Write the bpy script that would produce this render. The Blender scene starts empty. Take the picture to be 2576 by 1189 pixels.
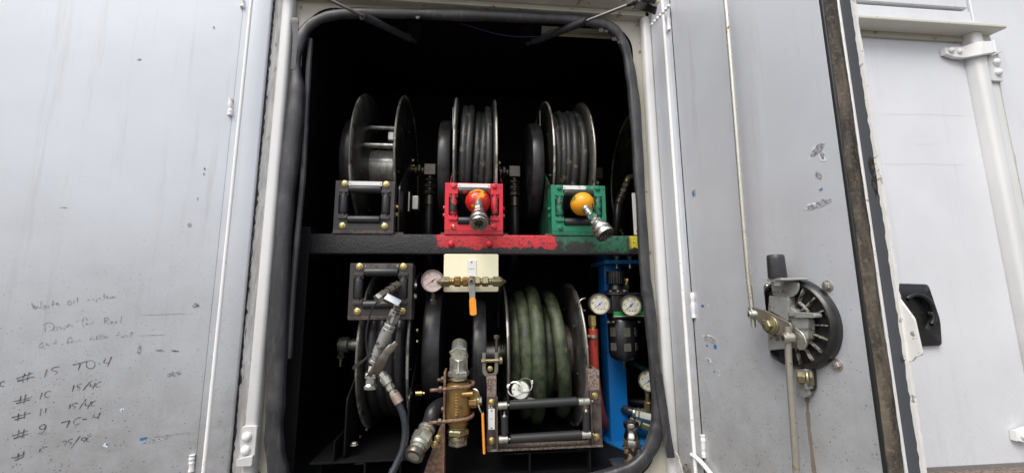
import bpy, math, random
from mathutils import Vector, Matrix
random.seed(7)
R_ = math.radians
sc = bpy.context.scene
col = sc.collection
V = Vector

# ---------------------------------------------------------------- camera
YAW, PITCH, ROLL, FPX = R_(5.6), R_(8.65), R_(0.41), 1000.0      # right, up, slight roll; focal length in units of a 2576 px wide frame
_fw = V((math.sin(YAW)*math.cos(PITCH), math.cos(YAW)*math.cos(PITCH), math.sin(PITCH)))
_r0 = V((math.cos(YAW), -math.sin(YAW), 0)); _u0 = _r0.cross(_fw)
_r = _r0*math.cos(ROLL) - _u0*math.sin(ROLL); _u = _u0*math.cos(ROLL) + _r0*math.sin(ROLL)
cd = bpy.data.cameras.new('camera'); cam = bpy.data.objects.new('camera', cd); col.objects.link(cam)
cd.sensor_width = 36; cd.lens = 36*FPX/2576; cd.clip_start = 0.01; cd.clip_end = 500
cam.matrix_world = Matrix(((_r.x, _u.x, -_fw.x, 0), (_r.y, _u.y, -_fw.y, 0), (_r.z, _u.z, -_fw.z, 0), (0, 0, 0, 1)))
sc.camera = cam

# ---------------------------------------------------------------- sky, sun, exposure (overcast)
w = bpy.data.worlds.new('World'); sc.world = w; w.use_nodes = True
nt = w.node_tree; bg = nt.nodes['Background']
sky = nt.nodes.new('ShaderNodeTexSky'); sky.sky_type = 'NISHITA'; sky.sun_disc = False
SUN_EL, SUN_AZ = 55, -145            # azimuth clockwise from +Y: behind the camera, a little to the left
sky.sun_elevation = R_(SUN_EL); sky.sun_rotation = R_(SUN_AZ); sky.air_density = 1.0; sky.dust_density = 4.0; sky.ozone_density = 1.0
hs = nt.nodes.new('ShaderNodeHueSaturation'); hs.inputs['Saturation'].default_value = 0.5
nt.links.new(sky.outputs[0], hs.inputs['Color']); nt.links.new(hs.outputs[0], bg.inputs['Color'])
bg.inputs['Strength'].default_value = 0.14
sl = bpy.data.lights.new('sun', 'SUN'); sl.energy = 1.5; sl.angle = R_(35); sl.color = (1, 0.97, 0.93)
so = bpy.data.objects.new('sun', sl); col.objects.link(so)
_az, _el = R_(SUN_AZ), R_(SUN_EL)
so.rotation_euler = V((math.sin(_az)*math.cos(_el), math.cos(_az)*math.cos(_el), math.sin(_el))).to_track_quat('Z', 'Y').to_euler()
sc.view_settings.view_transform = 'Standard'; sc.view_settings.look = 'None'
sc.view_settings.exposure = 0.54; sc.view_settings.gamma = 1.0; sc.view_settings.use_curve_mapping = False

# ---------------------------------------------------------------- measuring: point of the place at depth D (metres from the camera along +Y) behind a point of the photo
def ray(x, y): return _fw + _r*((x-1288)/FPX) - _u*((y-594.5)/FPX)
def A(x, y, D):
    d = ray(x, y); return d*(D/d.y)
def plane_pt(x, y, p0, n):
    d = ray(x, y); return d*(p0.dot(n)/d.dot(n))

# ---------------------------------------------------------------- mesh helpers
class MB:
    def __init__(s): s.v = []; s.f = []; s.m = []; s.mi = 0
    def add(s, vs, fs, M=None):
        b = len(s.v)
        s.v += [tuple(M @ V(p)) if M else tuple(p) for p in vs]
        s.f += [tuple(b+i for i in f) for f in fs]; s.m += [s.mi]*len(fs); return s
    def box(s, c, d, M=None):
        x, y, z = c; a, b, e = d[0]/2, d[1]/2, d[2]/2
        vs = [(x+i*a, y+j*b, z+k*e) for k in (-1, 1) for j in (-1, 1) for i in (-1, 1)]
        return s.add(vs, [(0,2,3,1),(4,5,7,6),(0,1,5,4),(2,6,7,3),(0,4,6,2),(1,3,7,5)], M)
    def prism(s, poly, z0, z1, M=None):
        n = len(poly); vs = [(p[0], p[1], z0) for p in poly]+[(p[0], p[1], z1) for p in poly]
        return s.add(vs, [tuple(range(n-1, -1, -1)), tuple(range(n, 2*n))]+[(i, (i+1) % n, n+(i+1) % n, n+i) for i in range(n)], M)
    def lathe(s, prof, n=28, M=None, cap=True, a0=0, off=0):
        vs = []; fs = []
        for r, z in prof:
            vs += [(r*math.cos(off+2*math.pi*i/n), r*math.sin(off+2*math.pi*i/n), z) for i in range(n)]
        for k in range(len(prof)-1):
            fs += [(k*n+i, k*n+(i+1) % n, (k+1)*n+(i+1) % n, (k+1)*n+i) for i in range(n)]
        if cap: fs += [tuple(range(n-1, -1, -1)), tuple(range((len(prof)-1)*n, len(prof)*n))]
        return s.add(vs, fs, M)
    def ring(s, r0, r1, z0, z1, n=32, M=None):
        vs = []
        for r, z in ((r0, z0), (r1, z0), (r1, z1), (r0, z1)):
            vs += [(r*math.cos(2*math.pi*i/n), r*math.sin(2*math.pi*i/n), z) for i in range(n)]
        fs = [(k*n+i, k*n+(i+1) % n, ((k+1) % 4)*n+(i+1) % n, ((k+1) % 4)*n+i) for k in range(4) for i in range(n)]
        return s.add(vs, fs, M)
    def tube(s, pts, r, n=10, closed=False, cap=True, prof=None, up=None):
        pts = [V(p) for p in pts]; N = len(pts); vs = []; fs = []; prev = None
        for i, p in enumerate(pts):
            a = pts[(i-1) % N] if (closed or i > 0) else p; b = pts[(i+1) % N] if (closed or i < N-1) else p
            t = (b-a).normalized()
            if up is not None: nrm = (V(up) - t*V(up).dot(t)).normalized()
            elif prev is None:
                q = V((0, 0, 1)) if abs(t.z) < .9 else V((1, 0, 0)); nrm = (q-t*q.dot(t)).normalized()
            else: nrm = (prev-t*prev.dot(t)).normalized()
            prev = nrm; bi = t.cross(nrm)
            rr = r[i] if isinstance(r, (list, tuple)) else r
            if prof: ring = [(c[0], c[1]) for c in prof]
            else: ring = [(math.cos(2*math.pi*k/n), math.sin(2*math.pi*k/n)) for k in range(n)]
            m = len(ring); vs += [p+bi*(c[0]*rr)+nrm*(c[1]*rr) for c in ring]
        for i in range(N if closed else N-1):
            j = (i+1) % N; fs += [(i*m+k, i*m+(k+1) % m, j*m+(k+1) % m, j*m+k) for k in range(m)]
        if cap and not closed: fs += [tuple(range(m-1, -1, -1)), tuple(range((N-1)*m, N*m))]
        return s.add(vs, fs)
    def ball(s, r, M=None, n=24, k=12, sz=1):
        prof = [(max(1e-4, r*math.sin(math.pi*i/k)), -r*sz*math.cos(math.pi*i/k)) for i in range(k+1)]
        return s.lathe(prof, n, M)
    def stack(s, p0, d, secs, mats=None):
        # fittings: sections (length, radius, sides[, radius_end]) one behind another along d
        d = V(d).normalized(); M0 = d.to_track_quat('Z', 'Y').to_matrix().to_4x4(); z = 0
        for q in secs:
            L, r, n = q[:3]; r2 = q[3] if len(q) > 3 else r
            c = min(L*.22, r*.16)
            prof = [(r-c, z), (r, z+c), (r2, z+L-c), (r2-c, z+L)] if L > 0 else []
            s.lathe(prof, n, Matrix.Translation(V(p0)) @ M0, off=.3 if n < 12 else 0); z += L
        return V(p0)+d*z
def smoothpath(pts, sub=8, closed=False):
    pts = [V(p) for p in pts]; n = len(pts); out = []
    rng = range(n) if closed else range(n-1)
    for i in rng:
        p1, p2 = pts[i], pts[(i+1) % n]
        p0 = pts[(i-1) % n] if closed or i > 0 else p1*2-p2; p3 = pts[(i+2) % n] if closed or i < n-2 else p2*2-p1
        for k in range(sub):
            t = k/sub
            out.append(.5*((2*p1)+(p2-p0)*t+(2*p0-5*p1+4*p2-p3)*t*t+(3*p1-p0-3*p2+p3)*t**3))
    if not closed: out.append(pts[-1])
    return out
def fillet(poly, r, n=6):
    out = []; N = len(poly)
    for i in range(N):
        p = V(poly[i]).to_2d() if len(poly[i]) > 2 else V(poly[i]); a = V(poly[i-1]); b = V(poly[(i+1) % N])
        da = (a-p).normalized(); db = (b-p).normalized(); L = min(r, (a-p).length*.49, (b-p).length*.49)
        for k in range(n+1):
            t = k/n; q = (p+da*L)*(1-t)**2+p*2*t*(1-t)+(p+db*L)*t*t; out.append((q.x, q.y))
    return out
def rrect(x0, y0, x1, y1, r, n=5):
    o = []
    for cx, cy, a in ((x1-r, y1-r, 0), (x0+r, y1-r, 90), (x0+r, y0+r, 180), (x1-r, y0+r, 270)):
        for k in range(n+1):
            t = R_(a+90*k/n); o.append((cx+r*math.cos(t), cy+r*math.sin(t)))
    return o
WM = {}
def put(name, me, mats, parent=None, M=None):
    o = bpy.data.objects.new(name, me); col.objects.link(o)
    M = M or Matrix.Identity(4)
    if parent is not None:
        o.parent = parent; o.matrix_parent_inverse = WM[parent.name].inverted()
    o.matrix_basis = M; WM[o.name] = M.copy()
    return o
def obj(name, mb, mat, parent=None, bevel=0, seg=2, ang=38, M=None, smooth=True):
    me = bpy.data.meshes.new(name); me.from_pydata(mb.v, [], mb.f)
    ms = mat if isinstance(mat, (list, tuple)) else [mat]
    for m in ms: me.materials.append(m)
    if len(ms) > 1: me.polygons.foreach_set('material_index', mb.m)
    if smooth:
        me.shade_smooth(); me.set_sharp_from_angle(angle=R_(ang))
    o = put(name, me, ms, parent, M)
    if bevel:
        b = o.modifiers.new('bevel', 'BEVEL'); b.width = bevel; b.segments = seg; b.limit_method = 'ANGLE'; b.angle_limit = R_(35); b.harden_normals = False
    return o
def tag(o, label, cat, group=None, kind=None):
    if label: o['label'] = label
    if cat: o['category'] = cat
    if group: o['group'] = group
    if kind: o['kind'] = kind
    return o
def thing(name, loc, label, cat, group=None):
    o = bpy.data.objects.new(name, None); col.objects.link(o); o.empty_display_size = .05
    M = Matrix.Translation(V(loc)); o.matrix_basis = M; WM[o.name] = M
    return tag(o, label, cat, group)
def frame(o, z, up=(0, 0, 1)):
    z = V(z).normalized(); up = V(up)
    if abs(z.dot(up)) > .98: up = V((0, 1, 0))
    x = up.cross(z).normalized(); y = z.cross(x)
    return Matrix(((x.x, y.x, z.x, o[0]), (x.y, y.y, z.y, o[1]), (x.z, y.z, z.z, o[2]), (0, 0, 0, 1)))
BOLT = {}
def bolt(parent, p, n, r, mat, kind='hex', name='bolt'):
    key = (kind, round(r, 4), mat.name)
    if key not in BOLT:
        mb = MB()
        if kind == 'hex':
            mb.lathe([(r*1.35, 0), (r*1.35, r*.14), (r*1.25, r*.2)], 20)
            mb.lathe([(r, r*.2), (r, r*.8), (r*.86, r*.95)], 6); mb.lathe([(r*.6, r*.95), (r*.55, r*.98)], 12)
        elif kind == 'dome':
            mb.lathe([(r, 0), (r, r*.25), (r*.93, r*.45), (r*.72, r*.68), (r*.4, r*.8), (r*.02, r*.83)], 18)
        elif kind == 'screw':
            mb.lathe([(r, 0), (r, r*.3), (r*.7, r*.5)], 12); mb.lathe([(r*.4, r*.2), (r*.35, r*.52)], 6)
        me = bpy.data.meshes.new(name); me.from_pydata(mb.v, [], mb.f); me.materials.append(mat)
        me.shade_smooth(); me.set_sharp_from_angle(angle=R_(35)); BOLT[key] = me
    M = frame(p, n) @ Matrix.Rotation(random.uniform(0, 1), 4, 'Z')
    return put(name, BOLT[key], None, parent, M)
def textmesh(txt, size):
    c = bpy.data.curves.new('t', 'FONT'); c.body = txt; c.size = size; c.align_x = 'CENTER'; c.align_y = 'CENTER'; c.resolution_u = 3
    o = bpy.data.objects.new('t', c); col.objects.link(o)
    dg = bpy.context.evaluated_depsgraph_get(); me = o.evaluated_get(dg).to_mesh()
    vs = [tuple(v.co) for v in me.vertices]; fs = [tuple(p.vertices) for p in me.polygons]
    o.evaluated_get(dg).to_mesh_clear(); bpy.data.objects.remove(o); bpy.data.curves.remove(c)
    return vs, fs

# ---------------------------------------------------------------- materials
def lnk(nt, a, b): nt.links.new(a, b)
MATS = {}
class NG:
    """small node-graph builder on one material"""
    def __init__(s, name):
        s.m = bpy.data.materials.new(name); s.m.use_nodes = True; s.t = s.m.node_tree; s.b = s.t.nodes['Principled BSDF']
        s.geo = s.t.nodes.new('ShaderNodeNewGeometry'); s.pos = s.geo.outputs['Position']
    def n(s, ty, **k):
        q = s.t.nodes.new(ty)
        for a, v in k.items(): setattr(q, a, v)
        return q
    def sc(s, v3):
        q = s.n('ShaderNodeMapping'); q.inputs['Scale'].default_value = v3; lnk(s.t, s.pos, q.inputs[0]); return q.outputs[0]
    def noise(s, scale, detail=4, rough=.6, vec=None, dist=0):
        q = s.n('ShaderNodeTexNoise'); q.inputs['Scale'].default_value = scale; q.inputs['Detail'].default_value = detail
        q.inputs['Roughness'].default_value = rough; q.inputs['Distortion'].default_value = dist
        lnk(s.t, vec or s.pos, q.inputs['Vector']); return q.outputs['Fac']
    def vor(s, scale, vec=None):
        q = s.n('ShaderNodeTexVoronoi'); q.inputs['Scale'].default_value = scale; lnk(s.t, vec or s.pos, q.inputs['Vector']); return q
    def ramp(s, fac, a, b, inv=False):
        q = s.n('ShaderNodeMapRange'); q.interpolation_type = 'SMOOTHSTEP'
        for i, v in zip((1, 2, 3, 4), (a, b, 1 if inv else 0, 0 if inv else 1)): q.inputs[i].default_value = v
        lnk(s.t, fac, q.inputs[0]); return q.outputs[0]
    def math(s, op, a, b=0.0):
        q = s.n('ShaderNodeMath', operation=op)
        for i, v in enumerate((a, b)):
            if isinstance(v, (int, float)): q.inputs[i].default_value = v
            else: lnk(s.t, v, q.inputs[i])
        return q.outputs[0]
    def mix(s, fac, a, b):
        q = s.n('ShaderNodeMix', data_type='RGBA')
        for i, v in ((0, fac), (6, a), (7, b)):
            if isinstance(v, (int, float)): q.inputs[i].default_value = v
            elif isinstance(v, (tuple, list)): q.inputs[i].default_value = tuple(v)+(1,)
            else: lnk(s.t, v, q.inputs[i])
        return q.outputs[2]
    def mixf(s, fac, a, b):
        q = s.n('ShaderNodeMix', data_type='FLOAT')
        for i, v in ((0, fac), (2, a), (3, b)):
            if isinstance(v, (int, float)): q.inputs[i].default_value = v
            else: lnk(s.t, v, q.inputs[i])
        return q.outputs[0]
    def xyz(s):
        q = s.n('ShaderNodeSeparateXYZ'); lnk(s.t, s.pos, q.inputs[0]); return q.outputs
    def done(s, c, rough=.5, metal=0.0, bump=None, bstr=.3, bdist=.002, spec=None):
        for k, v in (('Base Color', c), ('Roughness', rough), ('Metallic', metal)):
            if isinstance(v, (int, float)): s.b.inputs[k].default_value = v
            elif isinstance(v, (tuple, list)): s.b.inputs[k].default_value = tuple(v)+(1,)
            else: lnk(s.t, v, s.b.inputs[k])
        if spec is not None: s.b.inputs['Specular IOR Level'].default_value = spec
        if bump is not None:
            q = s.n('ShaderNodeBump'); q.inputs['Strength'].default_value = bstr; q.inputs['Distance'].default_value = bdist
            lnk(s.t, bump, q.inputs['Height']); lnk(s.t, q.outputs[0], s.b.inputs['Normal'])
        return s.m
def plain(name, c, rough=.5, metal=0.0, var=.25, scale=30, wear=None, wamt=.5, wscale=40, wmetal=.6, wrough=.45, bump=0, bscale=300, edge=0, rvar=.12, spec=None):
    """colour with mottling; wear = a second colour showing through in patches and along edges"""
    g = NG(name); n1 = g.noise(scale, 5)
    dk = tuple(x*(1-var) for x in c); lt = tuple(min(1, x*(1+var)) for x in c)
    cc = g.mix(n1, dk, lt); ro = g.mixf(g.noise(scale*2.3, 4), max(.05, rough-rvar), min(1, rough+rvar)); me = metal
    if wear:
        k = g.ramp(g.noise(wscale, 7, .68), wamt, wamt+.05, inv=False)
        if edge:
            e = g.ramp(g.geo.outputs['Pointiness'], .5+.02/edge, .5+.10/edge)
            e = g.math('MULTIPLY', e, g.ramp(g.noise(wscale*1.7, 5), .38, .55)); k = g.math('MAXIMUM', k, e)
        cc = g.mix(k, cc, wear); ro = g.mixf(k, ro, wrough); me = g.mixf(k, metal, wmetal)
    return g.done(cc, ro, me, g.noise(bscale, 3) if bump else None, bump, .001, spec)

def body_paint(name, c, film_amt=.5, speck=.6, rough=.38, streak=.3, metal=0.0):
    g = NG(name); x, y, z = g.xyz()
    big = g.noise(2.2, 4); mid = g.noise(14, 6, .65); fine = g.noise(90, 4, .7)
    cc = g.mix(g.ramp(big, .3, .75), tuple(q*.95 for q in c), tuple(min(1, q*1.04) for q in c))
    # darker film, stronger towards the bottom; splashed grime specks thicken there too
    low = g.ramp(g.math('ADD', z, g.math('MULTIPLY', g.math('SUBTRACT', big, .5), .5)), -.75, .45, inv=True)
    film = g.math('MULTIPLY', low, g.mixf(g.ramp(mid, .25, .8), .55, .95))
    cc = g.mix(g.math('MULTIPLY', film, film_amt), cc, (.22, .214, .20))
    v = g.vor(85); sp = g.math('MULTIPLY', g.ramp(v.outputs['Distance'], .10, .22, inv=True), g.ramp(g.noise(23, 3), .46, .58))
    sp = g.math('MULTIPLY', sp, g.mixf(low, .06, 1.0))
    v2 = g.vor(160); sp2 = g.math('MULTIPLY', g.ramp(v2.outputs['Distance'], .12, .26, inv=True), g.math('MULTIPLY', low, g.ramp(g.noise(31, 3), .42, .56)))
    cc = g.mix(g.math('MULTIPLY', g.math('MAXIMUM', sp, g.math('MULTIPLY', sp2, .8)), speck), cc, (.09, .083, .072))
    # faint run marks
    st = g.ramp(g.noise(1.0, 5, .7, vec=g.sc((26, 26, 1.1))), .52, .74)
    cc = g.mix(g.math('MULTIPLY', st, streak*.35), cc, (.28, .27, .25))
    # hairline scuffs
    sc_ = g.ramp(g.noise(1.0, 4, .7, vec=g.sc((5, 5, 190)), dist=.4), .69, .72)
    cc = g.mix(g.math('MULTIPLY', g.math('MULTIPLY', sc_, g.ramp(g.noise(6, 2), .5, .62)), .35), cc, (.2, .2, .2))
    ro = g.mixf(mid, rough-.06, rough+.14)
    h = g.math('ADD', g.math('MULTIPLY', g.noise(260, 2), .5), g.math('MULTIPLY', g.noise(5, 1), 1.2))
    return g.done(cc, ro, metal, h, .08, .0015)
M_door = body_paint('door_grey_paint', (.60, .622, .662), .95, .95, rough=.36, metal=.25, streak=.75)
M_wall = body_paint('truck_white_paint', (.66, .672, .70), .18, .3, streak=.4)
M_jamb = body_paint('jamb_white_paint', (.66, .665, .66), .55, .35, rough=.3, streak=.5)
M_frame = plain('frame_beige_shaded', (.42, .40, .335), .45, var=.18, scale=9, wear=(.20, .16, .11), wamt=.60, wscale=22, wmetal=0, wrough=.7)  # beige, darkened and warmed in colour for header shade and ground bounce
M_white = plain('white_paint_and_highlight', (.78, .78, .77), .35, var=.06, scale=25, wear=(.30, .27, .22), wamt=.64, wscale=70, wmetal=0)
M_weld = plain('weld_bead_paint', (.74, .735, .72), .35, var=.1, scale=50, wear=(.25, .2, .14), wamt=.66, wscale=60, wmetal=0)
M_lip = plain('door_lip_dark_grey', (.075, .083, .096), .55, var=.12, scale=12, wear=(.09, .07, .05), wamt=.66, wscale=12, wmetal=0)  # dark blue-grey colour of the outer lip
M_chip = plain('chipped_edge_paint', (.70, .69, .66), .5, var=.12, scale=60, wear=(.26, .23, .19), wamt=.60, wscale=60, wmetal=0)
g = NG('hinge_edge_grime'); d = g.ramp(g.noise(1, 6, .7, vec=g.sc((50, 50, 6))), .36, .66); d2 = g.ramp(g.noise(1, 5, .7, vec=g.sc((110, 110, 14))), .60, .66)
M_grime = g.done(g.mix(d2, g.mix(d, (.30, .29, .28), (.50, .495, .49)), (.09, .08, .07)), .6, 0, g.noise(90, 4), .3, .001)
g = NG('black_rubber_seal')
d = g.ramp(g.noise(7, 6, .7), .42, .72); d2 = g.ramp(g.noise(1, 5, .7, vec=g.sc((60, 60, 8))), .5, .75)
M_seal = g.done(g.mix(g.math('MULTIPLY', d2, .55), g.mix(d, (.026, .026, .029), (.058, .057, .060)), (.12, .116, .11)), g.mixf(d, .38, .6), 0, g.noise(120, 5), .25, .001)
g = NG('dusty_edge_rubber')
d = g.ramp(g.noise(1, 6, .7, vec=g.sc((30, 30, 7))), .38, .68); d2 = g.ramp(g.noise(130, 4, .7), .5, .7)
M_eseal = g.done(g.mix(g.math('MULTIPLY', d2, .5), g.mix(d, (.015, .012, .010), (.105, .086, .062)), (.19, .16, .12)), .8, 0, g.noise(200, 4), .5, .0015)
g = NG('black_textured_liner')
d = g.ramp(g.noise(60, 4), .64, .72); spk = g.math('MULTIPLY', g.ramp(g.vor(95).outputs['Distance'], .05, .12, inv=True), g.ramp(g.noise(12, 3), .55, .65))
M_liner = g.done(g.mix(spk, g.mix(d, (.006, .006, .007), (.012, .012, .012)), (.10, .10, .10)), .62, 0, g.noise(240, 4, .7), .7, .003, .3)
# shelf beam: black textured coating with brushed-on colour codes
g = NG('beam_coating'); x, y, z = g.xyz()
n = g.noise(26, 5, .7); n2 = g.noise(70, 4, .7)
hb = g.noise(300, 3, .6)
def band(x0, x1, z0, soft=.012, amp=.10, ampz=.06):
    xx = g.math('ADD', x, g.math('MULTIPLY', g.math('SUBTRACT', n, .5), amp)); zz = g.math('ADD', z, g.math('MULTIPLY', g.math('SUBTRACT', n, .5), ampz))
    return g.math('MULTIPLY', g.math('MULTIPLY', g.ramp(xx, x0-soft, x0+soft*.3), g.ramp(xx, x1-soft*.3, x1+soft, inv=True)), g.ramp(zz, z0-.003, z0+.004))
red = g.math('MULTIPLY', band(-.13, .315, .186, amp=.07, ampz=.07), g.ramp(g.math('ADD', n2, g.math('MULTIPLY', hb, .9)), .76, .93))
grn = g.math('MULTIPLY', g.math('MULTIPLY', band(.318, .60, .172, amp=.05, ampz=.05), g.ramp(n2, .33, .52)), g.ramp(g.noise(11, 3), .36, .46))
yel = g.math('MULTIPLY', band(.620, .72, .185, amp=.03), g.ramp(n2, .34, .42))
c = g.mix(hb, (.010, .010, .011), (.021, .021, .023)); c = g.mix(grn, c, (.014, .12, .062)); c = g.mix(red, c, (.55, .018, .03)); c = g.mix(yel, c, (.62, .52, .04))
M_beam = g.done(c, .5, 0, g.noise(230, 3, .6), .9, .004)

M_blackp = plain('black_gloss_enamel', (.012, .012, .013), .32, var=.3, wear=(.20, .19, .17), wamt=.68, wscale=60, edge=1.0, wmetal=.5)
M_disc = None
g = NG('worn_reel_disc')
nn = g.ramp(g.noise(9, 6, .7), .42, .66); ww = g.math('MULTIPLY', g.ramp(g.noise(45, 6, .7), .66, .72), .5); ee = g.ramp(g.geo.outputs['Pointiness'], .515, .56)
k = g.math('MAXIMUM', ww, g.math('MULTIPLY', ee, g.ramp(g.noise(30, 4), .36, .5)))
M_disc = g.done(g.mix(k, g.mix(nn, (.034, .034, .032), (.12, .118, .106)), (.42, .40, .36)), g.mixf(nn, .28, .45), g.mixf(k, .5, .6), g.noise(60, 4), .08, .001)
M_rim = plain('worn_disc_rim', (.20, .19, .165), .36, .6, var=.5, scale=7, wear=(.48, .46, .41), wamt=.50, wscale=9, wmetal=.4)
M_case = plain('spring_case_enamel', (.024, .024, .026), .30, var=.25, scale=9, wear=(.09, .09, .09), wamt=.70, wscale=9, wmetal=.3, edge=1.0)
g = NG('streaked_drum_metal')
M_drum = g.done(g.mix(g.ramp(g.noise(1, 6, .7, vec=g.sc((70, 14, 14))), .35, .7), (.45, .44, .39), (.90, .88, .82)), .3, .55, g.noise(60, 3), .1, .001)
M_roller = plain('roller_black_plastic', (.020, .021, .023), .42, var=.3, scale=60, wear=(.10, .10, .10), wamt=.68, wscale=70, wmetal=0)
M_gblack = plain('guide_dark_paint', (.030, .027, .026), .42, var=.25, scale=30, wear=(.12, .09, .08), wamt=.66, wscale=26, wmetal=.2, edge=1.0)
M_gred = plain('guide_red_paint', (.62, .016, .035), .36, var=.12, scale=30, wear=(.05, .03, .03), wamt=.68, wscale=55, wmetal=0, edge=.8)
M_ggreen = plain('guide_green_paint', (.012, .20, .105), .4, var=.15, scale=30, wear=(.03, .04, .035), wamt=.67, wscale=50, wmetal=0, edge=.8)
M_redroll = plain('roller_red_overspray', (.022, .022, .024), .42, var=.2, wear=(.55, .02, .03), wamt=.50, wscale=24, wmetal=0)
M_grnroll = plain('roller_green_overspray', (.022, .022, .024), .42, var=.2, wear=(.012, .17, .09), wamt=.50, wscale=24, wmetal=0)
M_label = plain('white_label', (.72, .72, .70), .4, var=.08)
M_labred = plain('white_label_red_smears', (.74, .74, .73), .4, var=.05, wear=(.6, .03, .05), wamt=.56, wscale=26, wmetal=0)
M_labgrn = plain('white_label_green_smears', (.74, .74, .73), .4, var=.05, wear=(.012, .2, .105), wamt=.53, wscale=18, wmetal=0)
M_zinc = plain('yellow_zinc', (.62, .50, .22), .3, 1.0, var=.25, scale=90)
M_zincred = plain('zinc_painted_red', (.55, .02, .035), .35, .1, var=.2, wear=(.6, .5, .25), wamt=.56, wscale=60, wmetal=.9)
M_zincgrn = plain('zinc_painted_green', (.012, .17, .09), .4, .1, var=.2, wear=(.3, .3, .2), wamt=.68, wscale=60, wmetal=.9)
M_steel = plain('dull_steel', (.36, .345, .31), .36, .9, var=.25, scale=50, wear=(.12, .10, .08), wamt=.62, wscale=40, wmetal=.5)
M_zsteel = plain('dirty_zinc_steel', (.46, .46, .40), .30, .8, var=.2, scale=60, wear=(.16, .15, .11), wamt=.58, wscale=50, wmetal=.4)
M_olive = plain('olive_zinc_fitting', (.30, .27, .16), .36, .8, var=.25, scale=70, wear=(.09, .075, .05), wamt=.58, wscale=60, wmetal=.4)
M_dsteel = plain('oily_fitting_steel', (.13, .115, .095), .34, .8, var=.35, scale=50, wear=(.22, .12, .07), wamt=.60, wscale=50, wmetal=.5)
M_chrome = plain('polished_coupler', (.75, .74, .72), .17, 1.0, var=.08, scale=40)
M_brass = plain('dirty_brass', (.36, .23, .085), .36, .85, var=.3, scale=40, wear=(.13, .085, .04), wamt=.57, wscale=22, wmetal=.6)
M_brassl = plain('bright_brass', (.62, .46, .2), .3, .9, var=.2, scale=60)
M_rust = plain('rusty_steel', (.13, .075, .05), .75, .1, var=.35, scale=30, wear=(.24, .15, .10), wamt=.50, wscale=90, wmetal=.1, wrough=.8, bump=.4)
M_rustl = plain('rust_speckled_paint', (.22, .18, .155), .7, .1, var=.2, scale=40, wear=(.11, .068, .048), wamt=.50, wscale=120, wmetal=.1, wrough=.8, bump=.3)
M_orange = plain('orange_vinyl_grip', (.78, .28, .025), .38, var=.08, scale=40, wear=(.2, .1, .03), wamt=.70, wscale=70, wmetal=0)
M_cream = plain('cream_zinc_plate', (.84, .80, .58), .34, .05, var=.05, scale=18, wear=(.35, .30, .16), wamt=.64, wscale=130, wmetal=.2)
M_hose = plain('black_hose', (.034, .034, .034), .40, var=.4, scale=22, wear=(.16, .145, .11), wamt=.575, wscale=32, wmetal=0, wrough=.8)
M_hosec = plain('clean_black_hose', (.020, .020, .022), .36, var=.3, scale=30, wear=(.06, .06, .06), wamt=.6, wscale=40, wmetal=0)
M_bluehose = plain('blue_grey_hose', (.020, .023, .031), .32, var=.3, scale=40, wear=(.16, .17, .19), wamt=.61, wscale=55, wmetal=0)
g = NG('green_fabric_hose')
dd = g.ramp(g.noise(16, 6, .7), .36, .66); yy = g.math('MULTIPLY', g.ramp(g.noise(1, 5, .7, vec=g.sc((170, 30, 30))), .62, .68), g.ramp(g.noise(10, 3), .42, .55))
M_ghose = g.done(g.mix(yy, g.mix(dd, (.014, .020, .010), (.070, .088, .044)), (.26, .21, .06)), .55, 0, g.noise(350, 3, .6), .4, .001)
M_redhose = plain('red_rubber_hose', (.42, .050, .030), .45, var=.25, scale=18, wear=(.14, .03, .02), wamt=.60, wscale=28, wmetal=0)
M_teal = plain('teal_hose', (.015, .13, .11), .4, var=.2)
M_blue = plain('blue_post_paint', (.006, .17, .52), .36, var=.12, scale=14, wear=(.02, .03, .05), wamt=.68, wscale=30, wmetal=0)
M_blued = plain('chipped_blue_paint', (.012, .19, .50), .5, var=.25, scale=20, wear=(.015, .016, .02), wamt=.58, wscale=34, wmetal=0)
M_ballred = plain('red_ball_paint', (.60, .016, .018), .3, var=.12, wear=(.78, .36, .012), wamt=.51, wscale=17, wmetal=0)
M_ballyel = plain('yellow_ball', (.80, .34, .010), .38, var=.16, scale=20, wear=(.05, .12, .04), wamt=.575, wscale=26, wmetal=0)
M_greencoup = plain('steel_with_green_paint', (.34, .34, .31), .34, .8, var=.25, wear=(.02, .11, .06), wamt=.52, wscale=34, wmetal=0)
M_redcoup = plain('steel_with_red_paint', (.45, .43, .40), .32, .8, var=.25, wear=(.55, .05, .05), wamt=.56, wscale=40, wmetal=0)
M_coup = plain('coupler_steel', (.46, .45, .42), .28, .95, var=.25, scale=80, wear=(.2, .19, .17), wamt=.58, wscale=50, wmetal=.8)
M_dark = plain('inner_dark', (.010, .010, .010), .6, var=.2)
M_plastic = plain('black_lock_plastic', (.011, .011, .012), .30, var=.3, scale=40, wear=(.10, .095, .085), wamt=.66, wscale=50, wmetal=0, edge=.6)
M_rib = plain('worn_plastic_rib', (.05, .048, .044), .45, var=.3, wear=(.26, .245, .21), wamt=.47, wscale=70, wmetal=0)
M_lockzinc = plain('grey_zinc_casting', (.34, .35, .335), .42, .45, var=.25, scale=40, wear=(.16, .10, .07), wamt=.58, wscale=36, wmetal=.2, wrough=.7)
M_lockrust = plain('rust_stained_lever', (.26, .24, .20), .42, .7, var=.3, scale=30, wear=(.15, .075, .045), wamt=.55, wscale=30, wmetal=.1, wrough=.8)
M_rod = plain('plated_rod', (.56, .54, .47), .3, .75, var=.18, scale=40, wear=(.26, .12, .055), wamt=.62, wscale=34, wmetal=.1, wrough=.8)
M_rodr = plain('rusting_rod', (.42, .39, .34), .38, .65, var=.25, scale=40, wear=(.19, .095, .05), wamt=.56, wscale=40, wmetal=.1, wrough=.85)
M_dial = plain('cream_dial', (.74, .70, .52), .35, var=.06, scale=30)
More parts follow.
